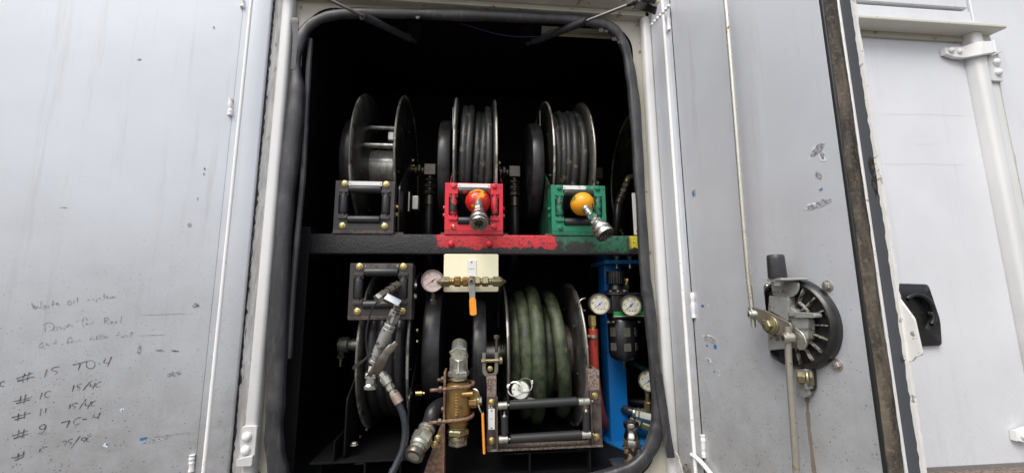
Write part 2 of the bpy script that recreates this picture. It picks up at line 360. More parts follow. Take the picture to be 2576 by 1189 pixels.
M_dialp = plain('pink_dial', (.62, .49, .46), .35, var=.08, scale=30)
M_diali = plain('pale_dial_centre', (.66, .67, .66), .35, var=.05)
M_ink = plain('black_print', (.02, .02, .022), .5, var=.2)
M_inkp = plain('faded_print', (.28, .22, .22), .5, var=.2)
g = NG('marker_ink'); M_mark = g.done(g.mix(g.ramp(g.noise(120, 4, .7), .42, .66), (.06, .05, .062), (.24, .235, .24)), .6)
g = NG('faded_marker_ink'); M_markf = g.done(g.mix(g.ramp(g.noise(90, 4, .7), .38, .62), (.19, .18, .185), (.42, .425, .44)), .6)
M_chipb = plain('blue_undercoat', (.035, .16, .36), .5, var=.3, scale=80)
M_chipw = plain('bare_paint_edge', (.66, .68, .70), .5, var=.2, scale=80)
g = NG('grey_scuff'); M_scuff = g.done(g.mix(g.ramp(g.noise(160, 5, .75, vec=g.sc((1, 1, 2))), .38, .62), (.11, .108, .108), (.46, .47, .485)), .6)
M_greenlab = plain('green_label', (.03, .30, .07), .4, var=.15, scale=60)
g = NG('gauge_glass'); g.b.inputs['Transmission Weight'].default_value = 1.0; g.b.inputs['IOR'].default_value = 1.05; M_glass = g.done((1, 1, 1), .02)
M_bowl = plain('smoky_bowl_window', (.09, .092, .08), .2, var=.4, scale=60)
M_strutb = plain('strut_cylinder_paint', (.045, .045, .05), .24, var=.15)
M_cable = plain('purple_wire', (.05, .03, .16), .4)
M_vent = plain('cream_vent', (.52, .48, .38), .45, var=.12, wear=(.34, .22, .1), wamt=.60, wscale=30, wmetal=0)
M_ground = plain('gravel_ground', (.13, .12, .105), .9, var=.3, scale=8, bump=.4, bscale=60)

M_base = plain('oily_black_plate', (.005, .005, .005), .75, var=.3, spec=.15)
M_ledge = plain('ledge_cream_paint', (.60, .585, .52), .4, var=.1, scale=9, wear=(.3, .25, .18), wamt=.66, wscale=22, wmetal=0, wrough=.7)
M_lbolt = plain('brown_steel_bolt', (.46, .42, .37), .36, .85, var=.3, scale=80)
M_scratch = plain('faint_scratch', (.57, .58, .605), .5, var=.15, scale=60)

# ================================================================ SETTING
mb = MB(); mb.box((0, 0, 0), (60, 60, .2), Matrix.Translation((0, -5, -1.75)))
tag(obj('ground', mb, M_ground), None, None, kind='structure')

# ---------------------------------------------------------------- truck body
truck = thing('truck_body', (0, 1.5, -1.2), 'white service truck side with open compartment of hose reels', 'truck')
# skin left of the opening, skin between the openings, skin right of the closed door, skin below
mb = MB(); mb.box((-1.9, 1.43, .0375), (2.396, .03, 2.275)); obj('side_skin', mb, M_wall, truck)
mb = MB(); mb.box((.919, 1.43, .0375), (.434, .03, 2.275)); obj('side_skin', mb, M_wall, truck)
mb = MB(); mb.box((3.0, 1.425, .4), (1.56, .04, 3.04)); obj('side_skin', mb, M_wall, truck, .003)
mb = MB(); mb.box((0, 1.43, -.92), (1.396, .03, .36)); obj('sill_skin', mb, M_wall, truck)
mb = MB(); mb.box((-.44, 1.43, 1.55), (5.31, .03, .74)); obj('header_skin', mb, M_wall, truck)
# opening frame: plate with a rounded opening and a return lip
def ring_pts(hw, z0, z1, r): return rrect(-hw, z0, hw, z1, r, 8)
outer = ring_pts(.665, -.75, 1.105, .012); inner = ring_pts(.628, -.612, 1.078, .11)
mb = MB(); n = len(outer); Y0 = 1.405
vs = [(x, Y0, z) for x, z in outer]+[(x, Y0, z) for x, z in inner]+[(x, Y0+.010, z) for x, z in inner]
mb.add(vs[:2*n], [(i, (i+1) % n, n+(i+1) % n, n+i) for i in range(n)]); obj('opening_frame', mb, M_frame, truck)
mb = MB(); mb.add(vs[n:], [(i, (i+1) % n, n+(i+1) % n, n+i) for i in range(n)]); obj('opening_return', mb, M_liner, truck)
for s in (-1, 1):
    mb = MB(); mb.prism(rrect(-.02, -.02, .02, .02, .014, 6), -.80, 1.115, Matrix.Translation((s*.681, 1.392, 0)))
    obj('jamb_post', mb, M_jamb, truck)
# header: stepped rail above the opening
mb = MB(); mb.prism(rrect(-.71, 1.372, .71, 1.42, .006, 3), 1.098, 1.118); obj('header_step', mb, M_frame, truck)
mb = MB(); mb.prism([(-.72, 1.320), (.73, 1.320), (.73, 1.42), (-.72, 1.42)], 1.120, 1.20); obj('header_rail', mb, M_frame, truck, .006, 3)
mb = MB(); mb.box((0, 1.40, -.79), (1.40, .03, .05)); obj('sill_rail', mb, M_frame, truck, .006, 3)
# liner of the compartment: black textured walls
def sheet(name, c, d): mb = MB(); mb.box(c, d); return obj(name, mb, M_liner, truck)
sheet('compartment_back_wall', (.22, 2.42, .30), (1.90, .02, 1.96))
sheet('compartment_side_wall', (-.70, 1.93, .30), (.03, .98, 1.96)); sheet('compartment_side_wall', (1.16, 1.93, .30), (.03, .98, 1.96))
sheet('compartment_ceiling', (.22, 1.95, 1.285), (1.90, .94, .02)); sheet('compartment_floor', (.22, 1.95, -.61), (1.90, .94, .02))
mb = MB(); mb.box((.93, 1.475, .30), (.46, .012, 1.96)); obj('compartment_front_wall', mb, M_liner, truck)
# interior upright by the left jamb
mb = MB(); mb.prism([(-.655, 1.475), (-.585, 1.475), (-.585, 1.482), (-.648, 1.482), (-.648, 1.56), (-.655, 1.56)], -.60, .256)
obj('corner_upright', mb, M_liner, truck, .0015)
# hinge plates on the body beside the jambs
def hinge_plate(px, py, D, M_, w_=.055, h=.115):
    c = A(px, py, D); m = MB(); m.prism(rrect(-w_/2, -h/2, w_/2, h/2, .008), 0, .012, frame(c+V((0, .014, 0)), (0, -1, 0)))
    m.prism(fillet([(-w_/2, -h*.5), (w_/2, -h*.5), (w_/2, -h*.22), (-w_/2, -h*.30)], .006), .012, .024, frame(c+V((0, .014, 0)), (0, -1, 0)))
    p = obj('hinge_plate', m, M_, truck, .002)
    for z in (.026, -.012): bolt(p, c+V((-.004, .002, z)), (0, -1, 0), .0135, M_white, 'dome')
hinge_plate(622, 1120, 1.360, M_jamb, .046, .112)
# right-hand neighbour opening: frame post, ledge above, hinge plate on the post
px = .5*(A(2455, 140, 1.40).x+A(2546, 601, 1.40).x); XP = 2.17
mb = MB(); mb.prism(rrect(-.027, -.03, .027, .03, .018, 6), -.85, 1.17, Matrix.Translation((XP, 1.395, 0))); obj('jamb_post', mb, M_jamb, truck)
mb = MB(); mb.box((XP+.060, 1.402, .16), (.066, .02, 2.05)); obj('jamb_flange', mb, M_jamb, truck, .004)
mb = MB(); mb.tube([(XP+.097, 1.398, -.85+i*.02+random.uniform(0, .004)) for i in range(100)], [.0045+.0025*abs(math.sin(i*.37))*(i % 17 < 4) for i in range(100)], 8); obj('weld_seam', mb, M_frame, truck)
lz = A(2160, 46, 1.335).z
mb = MB(); mb.prism([(1.0, 1.335), (XP+.10, 1.335), (XP+.085, 1.42), (1.0, 1.42)], lz, lz+.019); obj('drip_ledge', mb, M_ledge, truck, .006, 3)
mb = MB(); mb.box((1.6, 1.408, lz-.03+.03), (1.25, .012, .05)); obj('drip_ledge_back', mb, M_frame, truck)
mb = MB(); mb.box((1.57, 1.400, lz+.075), (1.22, .03, .07)); obj('upper_step', mb, M_wall, truck, .004)
mb = MB(); mb.box((1.60, 1.398, lz+.165), (1.13, .035, .085)); obj('upper_trim', mb, M_wall, truck, .004)
mb = MB(); mb.box((1.65, 1.40, -.66), (1.1, .05, .03)); obj('sill_ledge', mb, M_rustl, truck, .003)
c = A(2496, 165, 1.385); m = MB(); F_ = frame((c.x+.006, 1.392, c.z), (0, -1, 0))
m.prism(rrect(-.030, -.075, .030, .075, .008), 0, .012, F_); m.prism([(-.030, .03), (.030, .055), (.030, .075), (-.030, .075)], .012, .026, F_)
hp = obj('hinge_plate', m, M_jamb, truck, .002)
for z in (.012, -.035): bolt(hp, (c.x+.012, 1.380, c.z+z), (0, -1, 0), .016, M_white, 'dome')

# ---------------------------------------------------------------- closed door of the next compartment
cdr = thing('closed_compartment_door', (1.65, 1.42, -.65), 'flat white closed door with black recessed handle, beside the open grey door', 'door')
mb = MB(); mb.box((1.648, 1.425, .27), (1.012, .02, 1.80)); obj('door_panel', mb, M_wall, cdr, .003)
# recessed handle
hc = A(2312, 792, 1.405); hx, hz = hc.x, hc.z
F_ = frame((hx, 1.408, hz), (0, -1, 0))
mb = MB(); outl = fillet([(-.10, -.118), (.082, -.115), (.092, -.02), (.066, .118), (-.09, .122)], .016)
nn = len(outl); cir = [(.066*math.cos(math.atan2(p[1]-.01, p[0])), .010+.078*math.sin(math.atan2(p[1]-.01, p[0]))) for p in outl]
def lay(z, pts): return [(p[0]-.008, p[1], z) for p in pts]
shr = [(p[0]*.96, p[1]*.96) for p in outl]
vs = lay(0, outl)+lay(.006, outl)+lay(.009, shr)+lay(.009, cir)+lay(-.006, [(p[0]*.93, p[1]*.93) for p in cir])
fs = [(k*nn+i, k*nn+(i+1) % nn, (k+1)*nn+(i+1) % nn, (k+1)*nn+i) for k in range(4) for i in range(nn)]+[tuple(range(4*nn, 5*nn))]
mb.add(vs, fs, F_); hnd = obj('recessed_handle', mb, M_plastic, cdr)
mb = MB(); pts = [F_ @ V((.060*math.cos(R_(a))-.008, .010+.068*math.sin(R_(a)), .008+.006*math.sin(R_(a+60)))) for a in range(-40, 140, 10)]
mb.tube(pts, .009, 10); obj('pull_lever', mb, M_plastic, hnd)
mb = MB(); mb.lathe([(.012, 0), (.012, .012), (.008, .015)], 18, F_ @ Matrix.Translation((.052, .004, .003))); obj('key_lock', mb, M_plastic, hnd)
for y0, y1, n_ in ((287, 290, 8), (412, 414, 8), (362, 364, 4)):
    mb = MB(); q = [A(2225+k*25*8/n_*.5*2 if n_ == 8 else 2300+k*12, y0+(y1-y0)*k/n_+1.2*math.sin(k*1.1), 1.4146) for k in range(n_+1)]
    for a, b in zip(q, q[1:]): mb.add([(a.x, 1.4144, a.z+.0005), (b.x, 1.4144, b.z+.0005), (b.x, 1.4144, b.z-.0005), (a.x, 1.4144, a.z-.0005)], [(0, 1, 2, 3)])
    obj('hairline_scratch', mb, M_scratch, cdr, smooth=False)
# hinge strap on the closed door
s0 = A(2378, 128, 1.40); F_ = frame((0, 0, 0), (0, -1, 0))
def strap(parent, pts2, h0, name='hinge_strap'):
    mb = MB(); top = []; 
    for (x, y, d), hh in zip(pts2, h0):
        a = A(x, y, d); top += [(a.x, d, a.z+hh), (a.x, d, a.z-hh), (a.x, d+.016, a.z-hh), (a.x, d+.016, a.z+hh)]
    k = len(pts2); fs = [(0, 1, 2, 3), (4*k-1, 4*k-2, 4*k-3, 4*k-4)]
    for i in range(k-1): fs += [(4*i+j, 4*i+(j+1) % 4, 4*i+4+(j+1) % 4, 4*i+4+j) for j in range(4)]
    mb.add(top, fs); o = obj(name, mb, M_white, parent, .002); o.data.update(); return o
st = strap(cdr, [(2377, 128, 1.395), (2400, 131, 1.393), (2424, 131, 1.391), (2470, 121, 1.345), (2503, 117, 1.345)], (.014, .024, .027, .029, .027))
for x, y in ((2393, 127), (2413, 130)): bolt(st, A(x, y, 1.392), (0, -1, 0), .0125, M_white, 'dome')
st = strap(cdr, [(2556, 1096, 1.395), (2585, 1096, 1.393), (2640, 1085, 1.36)], (.016, .028, .03))
bolt(st, A(2576, 1096, 1.392), (0, -1, 0), .0125, M_white, 'dome')

# ---------------------------------------------------------------- rubber seal round the opening
PROF = [(-1, -.5), (-1, .15), (-.86, .42), (-.5, .60), (.0, .64), (.55, .58), (.88, .38), (1, .1), (1, -.5)]
sp = [(704, 1240), (700, 1189), (688, 1100), (692, 1000), (700, 791), (711, 600), (723, 450), (741, 300), (746, 220), (744, 160), (751, 115), (770, 72), (810, 45), (880, 33), (1000, 33), (1107, 36), (1200, 38), (1400, 47), (1492, 55), (1542, 73), (1571, 115), (1588, 190),
      (1600, 300), (1612, 500), (1625, 700), (1635, 776), (1650, 950), (1657, 1043), (1653, 1085), (1630, 1140), (1580, 1183)]
pts = [A(x, y, 1.382) for x, y in sp]
pts += [V((.35, 1.382, -.605)), V((0, 1.382, -.61)), V((-.35, 1.382, -.608)), V((-.52, 1.382, -.595))]
pts[0] = V((-.578, 1.382, -.555))
sm = smoothpath(pts, 8, True)
wd = []
for i, p in enumerate(sm):
    k = i/8.0; wv = (.0262 if k < 8 else (.0262-.0072*min(1, (k-8)/4) if k < 24 else .018+.005*min(1, max(0, k-25)/3)))+.0016*math.sin(k*2.1)+.001*math.sin(k*7.3)
    wv *= 1-.45*math.exp(-((k-9.2)/.9)**2); wv *= 1-.16*math.exp(-((k-12)/1.5)**2)
    wd.append(wv)
mb = MB(); mb.tube(sm, wd, prof=PROF, closed=True, up=(0, -1, 0))
seal = tag(obj('rubber_door_seal', mb, M_seal, None, ang=50), 'black rubber bulb seal running around the open compartment mouth', 'seal')
def seal_rel(name, mb_, m): return obj(name, mb_, m, seal)
# inner edge trim pinched over the frame lip, loose flap at the upper left corner, torn tatters
mb = MB(); tp = [A(x, y, 1.40) for x, y in ((727, 900), (735, 760), (748, 600), (762, 450), (770, 300), (776, 180), (782, 100))]
mb.tube(smoothpath(tp, 6), .0095, 8); seal_rel('edge_trim', mb, M_seal)
mb = MB(); tp = [A(x, y, 1.372) for x, y in ((741, 45), (742, 60), (743, 90), (741, 130), (738, 175))]
mb.tube(smoothpath(tp, 5), [.004, .010, .013, .013, .014, .012, .011, .010, .010, .009]+[.008]*11, prof=[(-1, -.18), (-1, .18), (1, .18), (1, -.18)], up=(0, -1, 0)); seal_rel('loose_flap', mb, M_seal)
for x, y, w_ in ((1512, 78, 12), (1524, 80, 9), (1545, 100, 12), (1558, 108, 9), (1050, 45, 8)):
    a = A(x, y, 1.36); m2 = frame(a, (0, -1, .2)); mb = MB()
    mb.prism([(random.uniform(.6, 1)*w_*.0012*math.cos(t), random.uniform(.5, 1)*w_*.0012*math.sin(t)) for t in [k*.785 for k in range(8)]], 0, .0025, m2); seal_rel('torn_tatter', mb, M_dark)
mb = MB(); tp = [A(x, y, 1.352) for x, y in ((1655, 940), (1668, 1020), (1678, 1090), (1688, 1150))]
mb.tube(smoothpath(tp, 5), .013, prof=[(-1, -.1), (-.5, .2), (.6, .2), (1, -.1)], up=(-.3, -1, 0)); seal_rel('loose_flap', mb, M_seal)

# ---------------------------------------------------------------- doors
# right door: hinge axis at HR, opened about 98 degrees; local axes: t towards the free edge, z up, n out of the inner face
HR = V((.70, 1.38, 0)); aR = R_(8); tR = V((math.sin(aR), -math.cos(aR), 0)); nR = V((-math.cos(aR), -math.sin(aR), 0))
HL = V((-.70, 1.38, 0)); aL = R_(72); tL = V((-math.sin(aL), -math.cos(aL), 0)); nL = V((math.cos(aL), -math.sin(aL), 0))
def dmat(H, t, n): return Matrix(((t.x, 0, n.x, H.x), (t.y, 0, n.y, H.y), (0, 1, 0, 0), (0, 0, 0, 1)))
MR = dmat(HR, tR, nR); ML = dmat(HL, tL, nL); MRi, MLi = MR.inverted(), ML.inverted()
def onR(x, y, h=0): return MRi @ plane_pt(x, y, HR+nR*h, nR)      # -> (t, z, h)
def onL(x, y, h=0): return MLi @ plane_pt(x, y, HL+nL*h, nL)
ZB, ZT = -.70, 1.10
def door_pan(door, M, T, f0):
    # inner pan, hinge-side flange (raised 14 mm) with a highlight painted white on its rounded edge, outer skin, end wall
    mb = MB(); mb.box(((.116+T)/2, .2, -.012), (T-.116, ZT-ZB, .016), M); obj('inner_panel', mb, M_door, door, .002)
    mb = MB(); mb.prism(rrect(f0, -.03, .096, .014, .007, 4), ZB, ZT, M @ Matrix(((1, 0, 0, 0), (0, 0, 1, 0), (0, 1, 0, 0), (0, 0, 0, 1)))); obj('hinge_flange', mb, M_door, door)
    mb = MB(); mb.tube([M @ V((.092, z, .0105)) for z in (ZB, ZT)], .0062, 10); obj('flange_edge_highlight', mb, M_white, door)
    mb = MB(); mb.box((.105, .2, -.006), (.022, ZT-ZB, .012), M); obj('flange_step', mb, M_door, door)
    mb = MB(); mb.box((T/2-.006, .2, -.052), (T+.03, ZT-ZB, .006), M); obj('outer_skin', mb, M_wall, door, .001)
    mb = MB(); mb.box((f0/2-.007, .2, -.022), (f0+.010, ZT-ZB, .050), M); obj('hinge_edge', mb, M_grime, door, .004)
    mb = MB(); mb.box((.1155, .2, -.0035), (.0026, ZT-ZB, .004), M); obj('panel_gap', mb, M_dark, door)
    # contact line and dark rubbed sealant along the hinge edge
    mb = MB(); rp = random.Random(3)
    mb.tube([M @ V((f0-.004+rp.uniform(-.0025, .0025), ZB+i*.012, .0035)) for i in range(int((ZT-ZB)/.012))], [rp.choice((.0006, .001, .002, .003)) for i in range(int((ZT-ZB)/.012))], 6); obj('sealant_line', mb, M_dark, door)
def weld(door, M, pts, r=.0075, name='weld_bead'):
    q = smoothpath(pts, 10); mb = MB(); wn = [random.uniform(.68, 1.0) for _ in range(30)]
    mb.tube([M @ V(p) for p in q], [r*(.3 if i in (0, len(q)-1) else wn[i//6]+(wn[i//6+1]-wn[i//6])*(i % 6)/6) for i in range(len(q))], 10, up=None); return obj(name, mb, M_weld, door)
rd = thing('open_compartment_door', tuple(MR @ V((0, ZB, 0))), 'open right-hand grey door carrying the black lock and long locking rods', 'door')
TR = .632
door_pan(rd, MR, TR, .012)
# free edge: end wall with dusty rubber, white strip, dark lip, chipped outer edge
mb = MB(); mb.box((TR-.003, .2, -.03), (.006, ZT-ZB, .05), MR); obj('end_wall', mb, M_wall, rd)
mb = MB(); rp = random.Random(5); N = 120
mb.tube([MR @ V((TR+.006+rp.uniform(-.0006, .0006), ZB+(ZT-ZB)*i/N, -.024+.0012*math.sin(i*.31)+rp.uniform(-.0005, .0005))) for i in range(N+1)], .0195, prof=[(-1, -.3), (-1, .2), (-.75, .48), (-.1, .62), (.55, .52), (.95, .2), (1, -.3)], up=tuple(tR)); obj('edge_seal', mb, M_eseal, rd)
mb = MB(); mb.box((TR+.004, .2, -.0065), (.010, ZT-ZB, .009), MR); obj('edge_shade_strip', mb, M_dark, rd, .003)  # added dark strip standing in for the shadow beside the rubber
mb = MB(); mb.box((TR+.006, .2, -.0475), (.012, ZT-ZB, .007), MR); obj('edge_strip', mb, M_white, rd, .002)
mb = MB(); mb.box((TR+.017, .2, -.054), (.034, ZT-ZB, .006), MR); obj('outer_lip', mb, M_lip, rd)
mb = MB(); rp = random.Random(9); N = 150
mb.tube([MR @ V((TR+.035+rp.uniform(-.0008, .0008), ZB+(ZT-ZB)*i/N, -.054)) for i in range(N+1)], [.0042+rp.uniform(-.0006, .0006) for i in range(N+1)], prof=[(-1, -.6), (-1, .7), (.9, .7), (1, -.6)], up=tuple(tR)); obj('chipped_edge', mb, M_chip, rd)
# catch tab on the free edge
k = onR(2290, 830, -.056); zc = k.y
mb = MB(); mb.prism(fillet([(TR+.030, zc+.062), (TR+.036, zc+.062), (TR+.056, zc+.022), (TR+.060, zc-.045), (TR+.048, zc-.050), (TR+.044, zc-.058), (TR+.030, zc-.062)], .004), -.060, -.054, MR)
tabp = obj('catch_tab', mb, M_chip, rd)
# brown rubbed patches on the lip
def blob(parent, M, t, z, h, a, b, mat, name, seed, n=14, jag=.35, rot=0, thick=.0006):
    rp = random.Random(seed); P = []
    for i in range(n):
        th = 2*math.pi*i/n; q = 1+rp.uniform(-jag, jag); u_, v_ = a*q*math.cos(th), b*q*math.sin(th)
        P.append((t+u_*math.cos(rot)-v_*math.sin(rot), z+u_*math.sin(rot)+v_*math.cos(rot)))
    m = MB(); m.prism(P, h, h+thick, M); return obj(name, m, mat, parent, smooth=False)
for i, (x, y, a, b) in enumerate(((2193, 415, .006, .020), (2201, 465, .005, .022), (2290, 905, .004, .006))):
    k = onR(x, y, -.051); blob(rd, MR, min(k.x, TR+.030), k.y, -.0508, a, b, M_eseal, 'rubbed_patch', i)
# welds
def bead(door, on, M, ya, yb, xa, xb, dx, n=5):
    a = on(xa, ya, 0); b = on(xb, yb, 0)
    pts = [(a.x+(b.x-a.x)*i/n+dx*math.sin(i*1.3), a.y+(b.y-a.y)*i/n, .001) for i in range(n+1)]
    weld(door, M, pts, .0085)
for ya, yb, xa, xb in ((38, 78, 1681, 1684), (735, 800, 1741, 1746), (1092, 1150, 1768, 1772)): bead(rd, onR, MR, ya, yb, xa, xb, .0008)
mb = MB()
for i in range(7):
    k = onR(1640+i*7, 62-i*7.5, .014); mb.ball(.006+random.uniform(0, .002), MR @ Matrix.Translation((k.x, k.y, .013)), 8, 6)
obj('weld_spatter', mb, M_weld, rd)
a = onR(1690, 1120, .014); mb = MB()
mb.prism(fillet([(a.x-.02, a.y+.03), (a.x+.04, a.y-.02), (a.x+.075, a.y-.10), (a.x+.045, a.y-.16), (a.x-.04, a.y-.16), (a.x-.04, a.y)], .012), .014, .020, MR)
br = obj('hinge_bracket', mb, M_grime, rd, .002)
k = onR(1728, 1178, .02); bolt(br, MR @ V((k.x, k.y, .020)), nR, .011, M_steel)
a = onR(1765, 1160, 0); mb = MB(); mb.tube(smoothpath([MR @ V((a.x-.03, a.y+.012, .012)), MR @ V((a.x, a.y+.008, .012)), MR @ V((a.x+.03, a.y-.004, .010)), MR @ V((a.x+.06, a.y-.03, .004)), MR @ V((a.x+.085, a.y-.065, .002))], 6), .007, 8); obj('weld_bead', mb, M_weld, rd)
# paint chips and scuffs on the right door
for i, (x, y, a, b, m, rot) in enumerate(((2058, 378, .016, .010, M_scuff, .5), (2070, 395, .007, .014, M_chipw, .2), (2048, 372, .008, .003, M_chipw, .7), (2070, 392, .0045, .010, M_scuff, .2), (2065, 512, .022, .007, M_scuff, .1), (2040, 520, .012, .0075, M_chipw, .15), (2041, 520, .010, .0055, M_scuff, .15),
        (2066, 476, .004, .0022, M_chipb, .2), (2035, 400, .003, .003, M_chipw, 0), (1746, 485, .010, .012, M_scuff, 0), (1745, 487, .004, .009, M_chipb, 0), (1744, 474, .004, .005, M_chipw, 0), (1768, 769, .0085, .004, M_chipb, -.1), (1782, 768, .003, .0025, M_chipw, 0),
        (1785, 852, .026, .010, M_chipw, -.15), (1786, 852, .024, .0085, M_scuff, -.15), (1799, 872, .007, .0065, M_chipb, .1), (1779, 869, .004, .004, M_chipb, 0), (1783, 905, .011, .007, M_chipw, -.1), (1783, 905, .009, .0055, M_scuff, -.1), (1797, 934, .003, .003, M_chipb, 0), (1808, 937, .006, .008, M_chipw, 0), (1808, 937, .005, .0065, M_scuff, 0), (2060, 440, .006, .010, M_scuff, .3))):
    k = onR(x, y, -.004); blob(rd, MR, k.x, k.y, -.0038+.0003*(i % 4), a, b, m, 'paint_chip', 20+i, jag=.3, rot=rot, thick=.0003)
# rust run under the lock
mb = MB(); q = smoothpath([onR(x, y, -.004) for x, y in ((2030, 985), (2034, 1060), (2042, 1130), (2050, 1200))], 6)
rp = random.Random(2)
for i in range(len(q)-1):
    w0 = .004+rp.uniform(-.001, .002); mb.add([MR @ V((q[i].x-w0, q[i].y, -.0036)), MR @ V((q[i].x+w0, q[i].y, -.0036)), MR @ V((q[i+1].x+w0, q[i+1].y, -.0036)), MR @ V((q[i+1].x-w0, q[i+1].y, -.0036))], [(0, 1, 2, 3)])
obj('rust_run', mb, plain('rust_stain', (.20, .165, .135), .7, var=.4, scale=60), rd, smooth=False)
# locking rods
def rod(parent, pts, r, m, h, name='locking_rod'):
    P = [onR(x, y, h) for x, y in pts]; mb = MB(); mb.tube(smoothpath([MR @ V((p.x, p.y, h)) for p in P], 8), r, 12); return obj(name, mb, m, parent)
rod(rd, [(1815, -60), (1825, 0), (1838, 150), (1850, 300), (1868, 530), (1882, 690), (1892, 780), (1896, 822)], .0062, M_rod, .040)
rod(rd, [(1983, 822), (1984, 900), (1992, 1020), (2000, 1130), (2006, 1230)], .0072, M_rodr, .048)
# lock: black plastic bowl with ribs, zinc body, cross lever
H0 = -.004
lc = onR(1995, 800, .02); LT, LZ = .484, -.066
def LM(t, z, h): return MR @ Matrix.Translation((t, z, h))
lk = None
mb = MB(); mb.lathe([(.107, H0), (.107, .008), (.104, .016), (.099, .020), (.094, .019), (.090, .011), (.03, .010), (.001, .010)], 64)
mb.v = [tuple(LM(LT, LZ, 0) @ V((max(p[0], -.060), p[1], p[2]))) for p in mb.v]
lk = obj('door_lock', mb, M_plastic, rd)
for a in range(-100, 81, 20):
    mb = MB(); m2 = LM(LT, LZ, 0) @ Matrix.Rotation(R_(a), 4, 'Z')
    mb.box((.068, 0, .0145), (.050, .0028, .012), m2); obj('rib', mb, M_rib, lk, .0008)
mb = MB(); mb.tube([LM(LT, LZ, 0) @ V((.058*math.cos(R_(a)), .058*math.sin(R_(a)), .018)) for a in range(-75, 62, 6)], .0038, 8); obj('rib', mb, M_rib, lk)
# zinc body, traced outlines at their heights above the panel
def K(zx, zy, h): k = onR((2330+zx/2.331)/1.2644, (770+zy/2.331)/1.2644, h); return (k.x, k.y)
def trace(name, pts, h0, h1, m, parent, r=.002, bev=.0012):
    mb = MB(); mb.prism(fillet([K(x, y, h1) for x, y in pts], r, 3), h0, h1, MR); return obj(name, mb, m, parent, bev)
trace('zinc_body', [(272, 400), (412, 400), (412, 470), (560, 580), (560, 715), (480, 780), (262, 800), (262, 520)], -.002, .030, M_lockzinc, lk, .004, .003)
trace('latch_tongue', [(415, 515), (600, 525), (612, 540), (612, 560), (470, 560), (415, 545)], .02, .040, M_lockzinc, lk, .003, .002)
trace('latch_block', [(440, 560), (560, 565), (560, 640), (440, 640)], .018, .034, M_lockzinc, lk, .003, .002)
bt = trace('stop_bracket', [(270, 395), (412, 420), (412, 585), (270, 500)], .030, .038, M_lockzinc, lk, .003, .002)
trace('bracket_shoulder', [(285, 290), (488, 292), (490, 345), (470, 385), (430, 410), (290, 400)], .020, .026, M_lockzinc, lk, .012, .002)
f0_, f1_ = K(330, 278, .04), K(440, 278, .02)
mb = MB(); mb.prism(fillet([(K(250, 275, .058)[0], .060), (K(480, 280, .014)[0], .012), (K(480, 280, .014)[0]+.03, .012), (K(370, 280, .058)[0], .062)], .006), K(300, 288, .04)[1], K(300, 272, .04)[1], MR @ Matrix(((1, 0, 0, 0), (0, 0, 1, 0), (0, 1, 0, 0), (0, 0, 0, 1)))); obj('stop_flange', mb, M_lockzinc, lk, .0015)
kx, kz = K(335, 268, .045); kt = K(340, 90, .045)[1]
mb = MB(); mb.lathe([(.0185, 0), (.0200, .003), (.0188, (kt-kz)*.8), (.0185, (kt-kz)-.003), (.0160, kt-kz)], 26, frame(MR @ V((kx, kz, .045)), (0, 0, 1))); obj('rubber_bumper', mb, M_seal, lk)
bolt(lk, MR @ V((kx, K(300, 292, .045)[1], .045)), (0, 0, -1), .0125, M_steel)
trace('foot_block', [(340, 765), (400, 780), (400, 910), (345, 890)], 0, .020, M_plastic, lk, .004, .002)
for i_ in range(2): trace('foot_slot', [(352, 795+55*i_), (378, 800+55*i_), (378, 835+55*i_), (354, 830+55*i_)], .0195, .0206, M_dark, lk, .002, 0)
# cross lever in two leaves
trace('cross_lever', [(118, 470), (240, 505), (430, 600), (440, 660), (330, 690), (235, 640), (110, 500)], .038, .044, M_lockrust, lk, .006)
trace('link_plate', [(440, 615), (520, 670), (552, 745), (535, 795), (490, 800), (455, 760), (425, 680)], .030, .036, M_zsteel, lk, .010)
pc = K(283, 612, .044)
mb = MB(); mb.lathe([(.0225, .044), (.0225, .047), (.0215, .048)], 28, LM(pc[0], pc[1], 0)); obj('pivot_washer', mb, M_olive, lk)
bolt(lk, MR @ V((pc[0], pc[1], .048)), nR, .0140, M_olive, name='pivot_bolt')
for x, y, hh in ((118, 537, .054), (372, 710, .062)):
    k = K(x, y, hh); e1 = MR @ V((k[0], k[1], hh)); k2 = K(x+80, y-6, hh-.022); e0 = MR @ V((k2[0], k2[1], hh-.022)); ax = e1-e0
    mb = MB(); mb.stack(e0, ax, [(ax.length*.8, .0118, 20), (ax.length*.2, .0108, 20)]); c_ = obj('clevis_barrel', mb, M_zsteel, lk)
    mb = MB(); mb.lathe([(.0058, ax.length+.0004), (.0054, ax.length+.0006)], 6, frame(e0, ax)); obj('hex_socket', mb, M_dark, c_)
trace('lower_tab', [(470, 890), (600, 925), (607, 1080), (590, 1105), (560, 1095), (480, 960)], -.002, .006, M_plastic, lk, .006, .001)
trace('latch_arm', [(462, 930), (520, 930), (562, 1130), (540, 1150), (475, 1145)], .0, .016, M_lockzinc, lk, .003, .002)
trace('latch_arm', [(520, 935), (545, 940), (560, 1090), (535, 1090)], .0, .022, M_lockzinc, lk, .003, .002)
k = K(540, 1005, .016); mb = MB(); mb.stack(MR @ V((k[0]+.012, k[1], .006)), nR*.6-tR*.8, [(.008, .017, 6), (.005, .020, 20), (.018, .0135, 6)]); obj('spring_nut', mb, M_olive, lk)
for t, z in ((.4155, .019), (.57, .019), (.4155, -.149), (.569, -.149)): bolt(rd, MR @ V((t, z, -.004)), nR, .0094, M_lbolt)

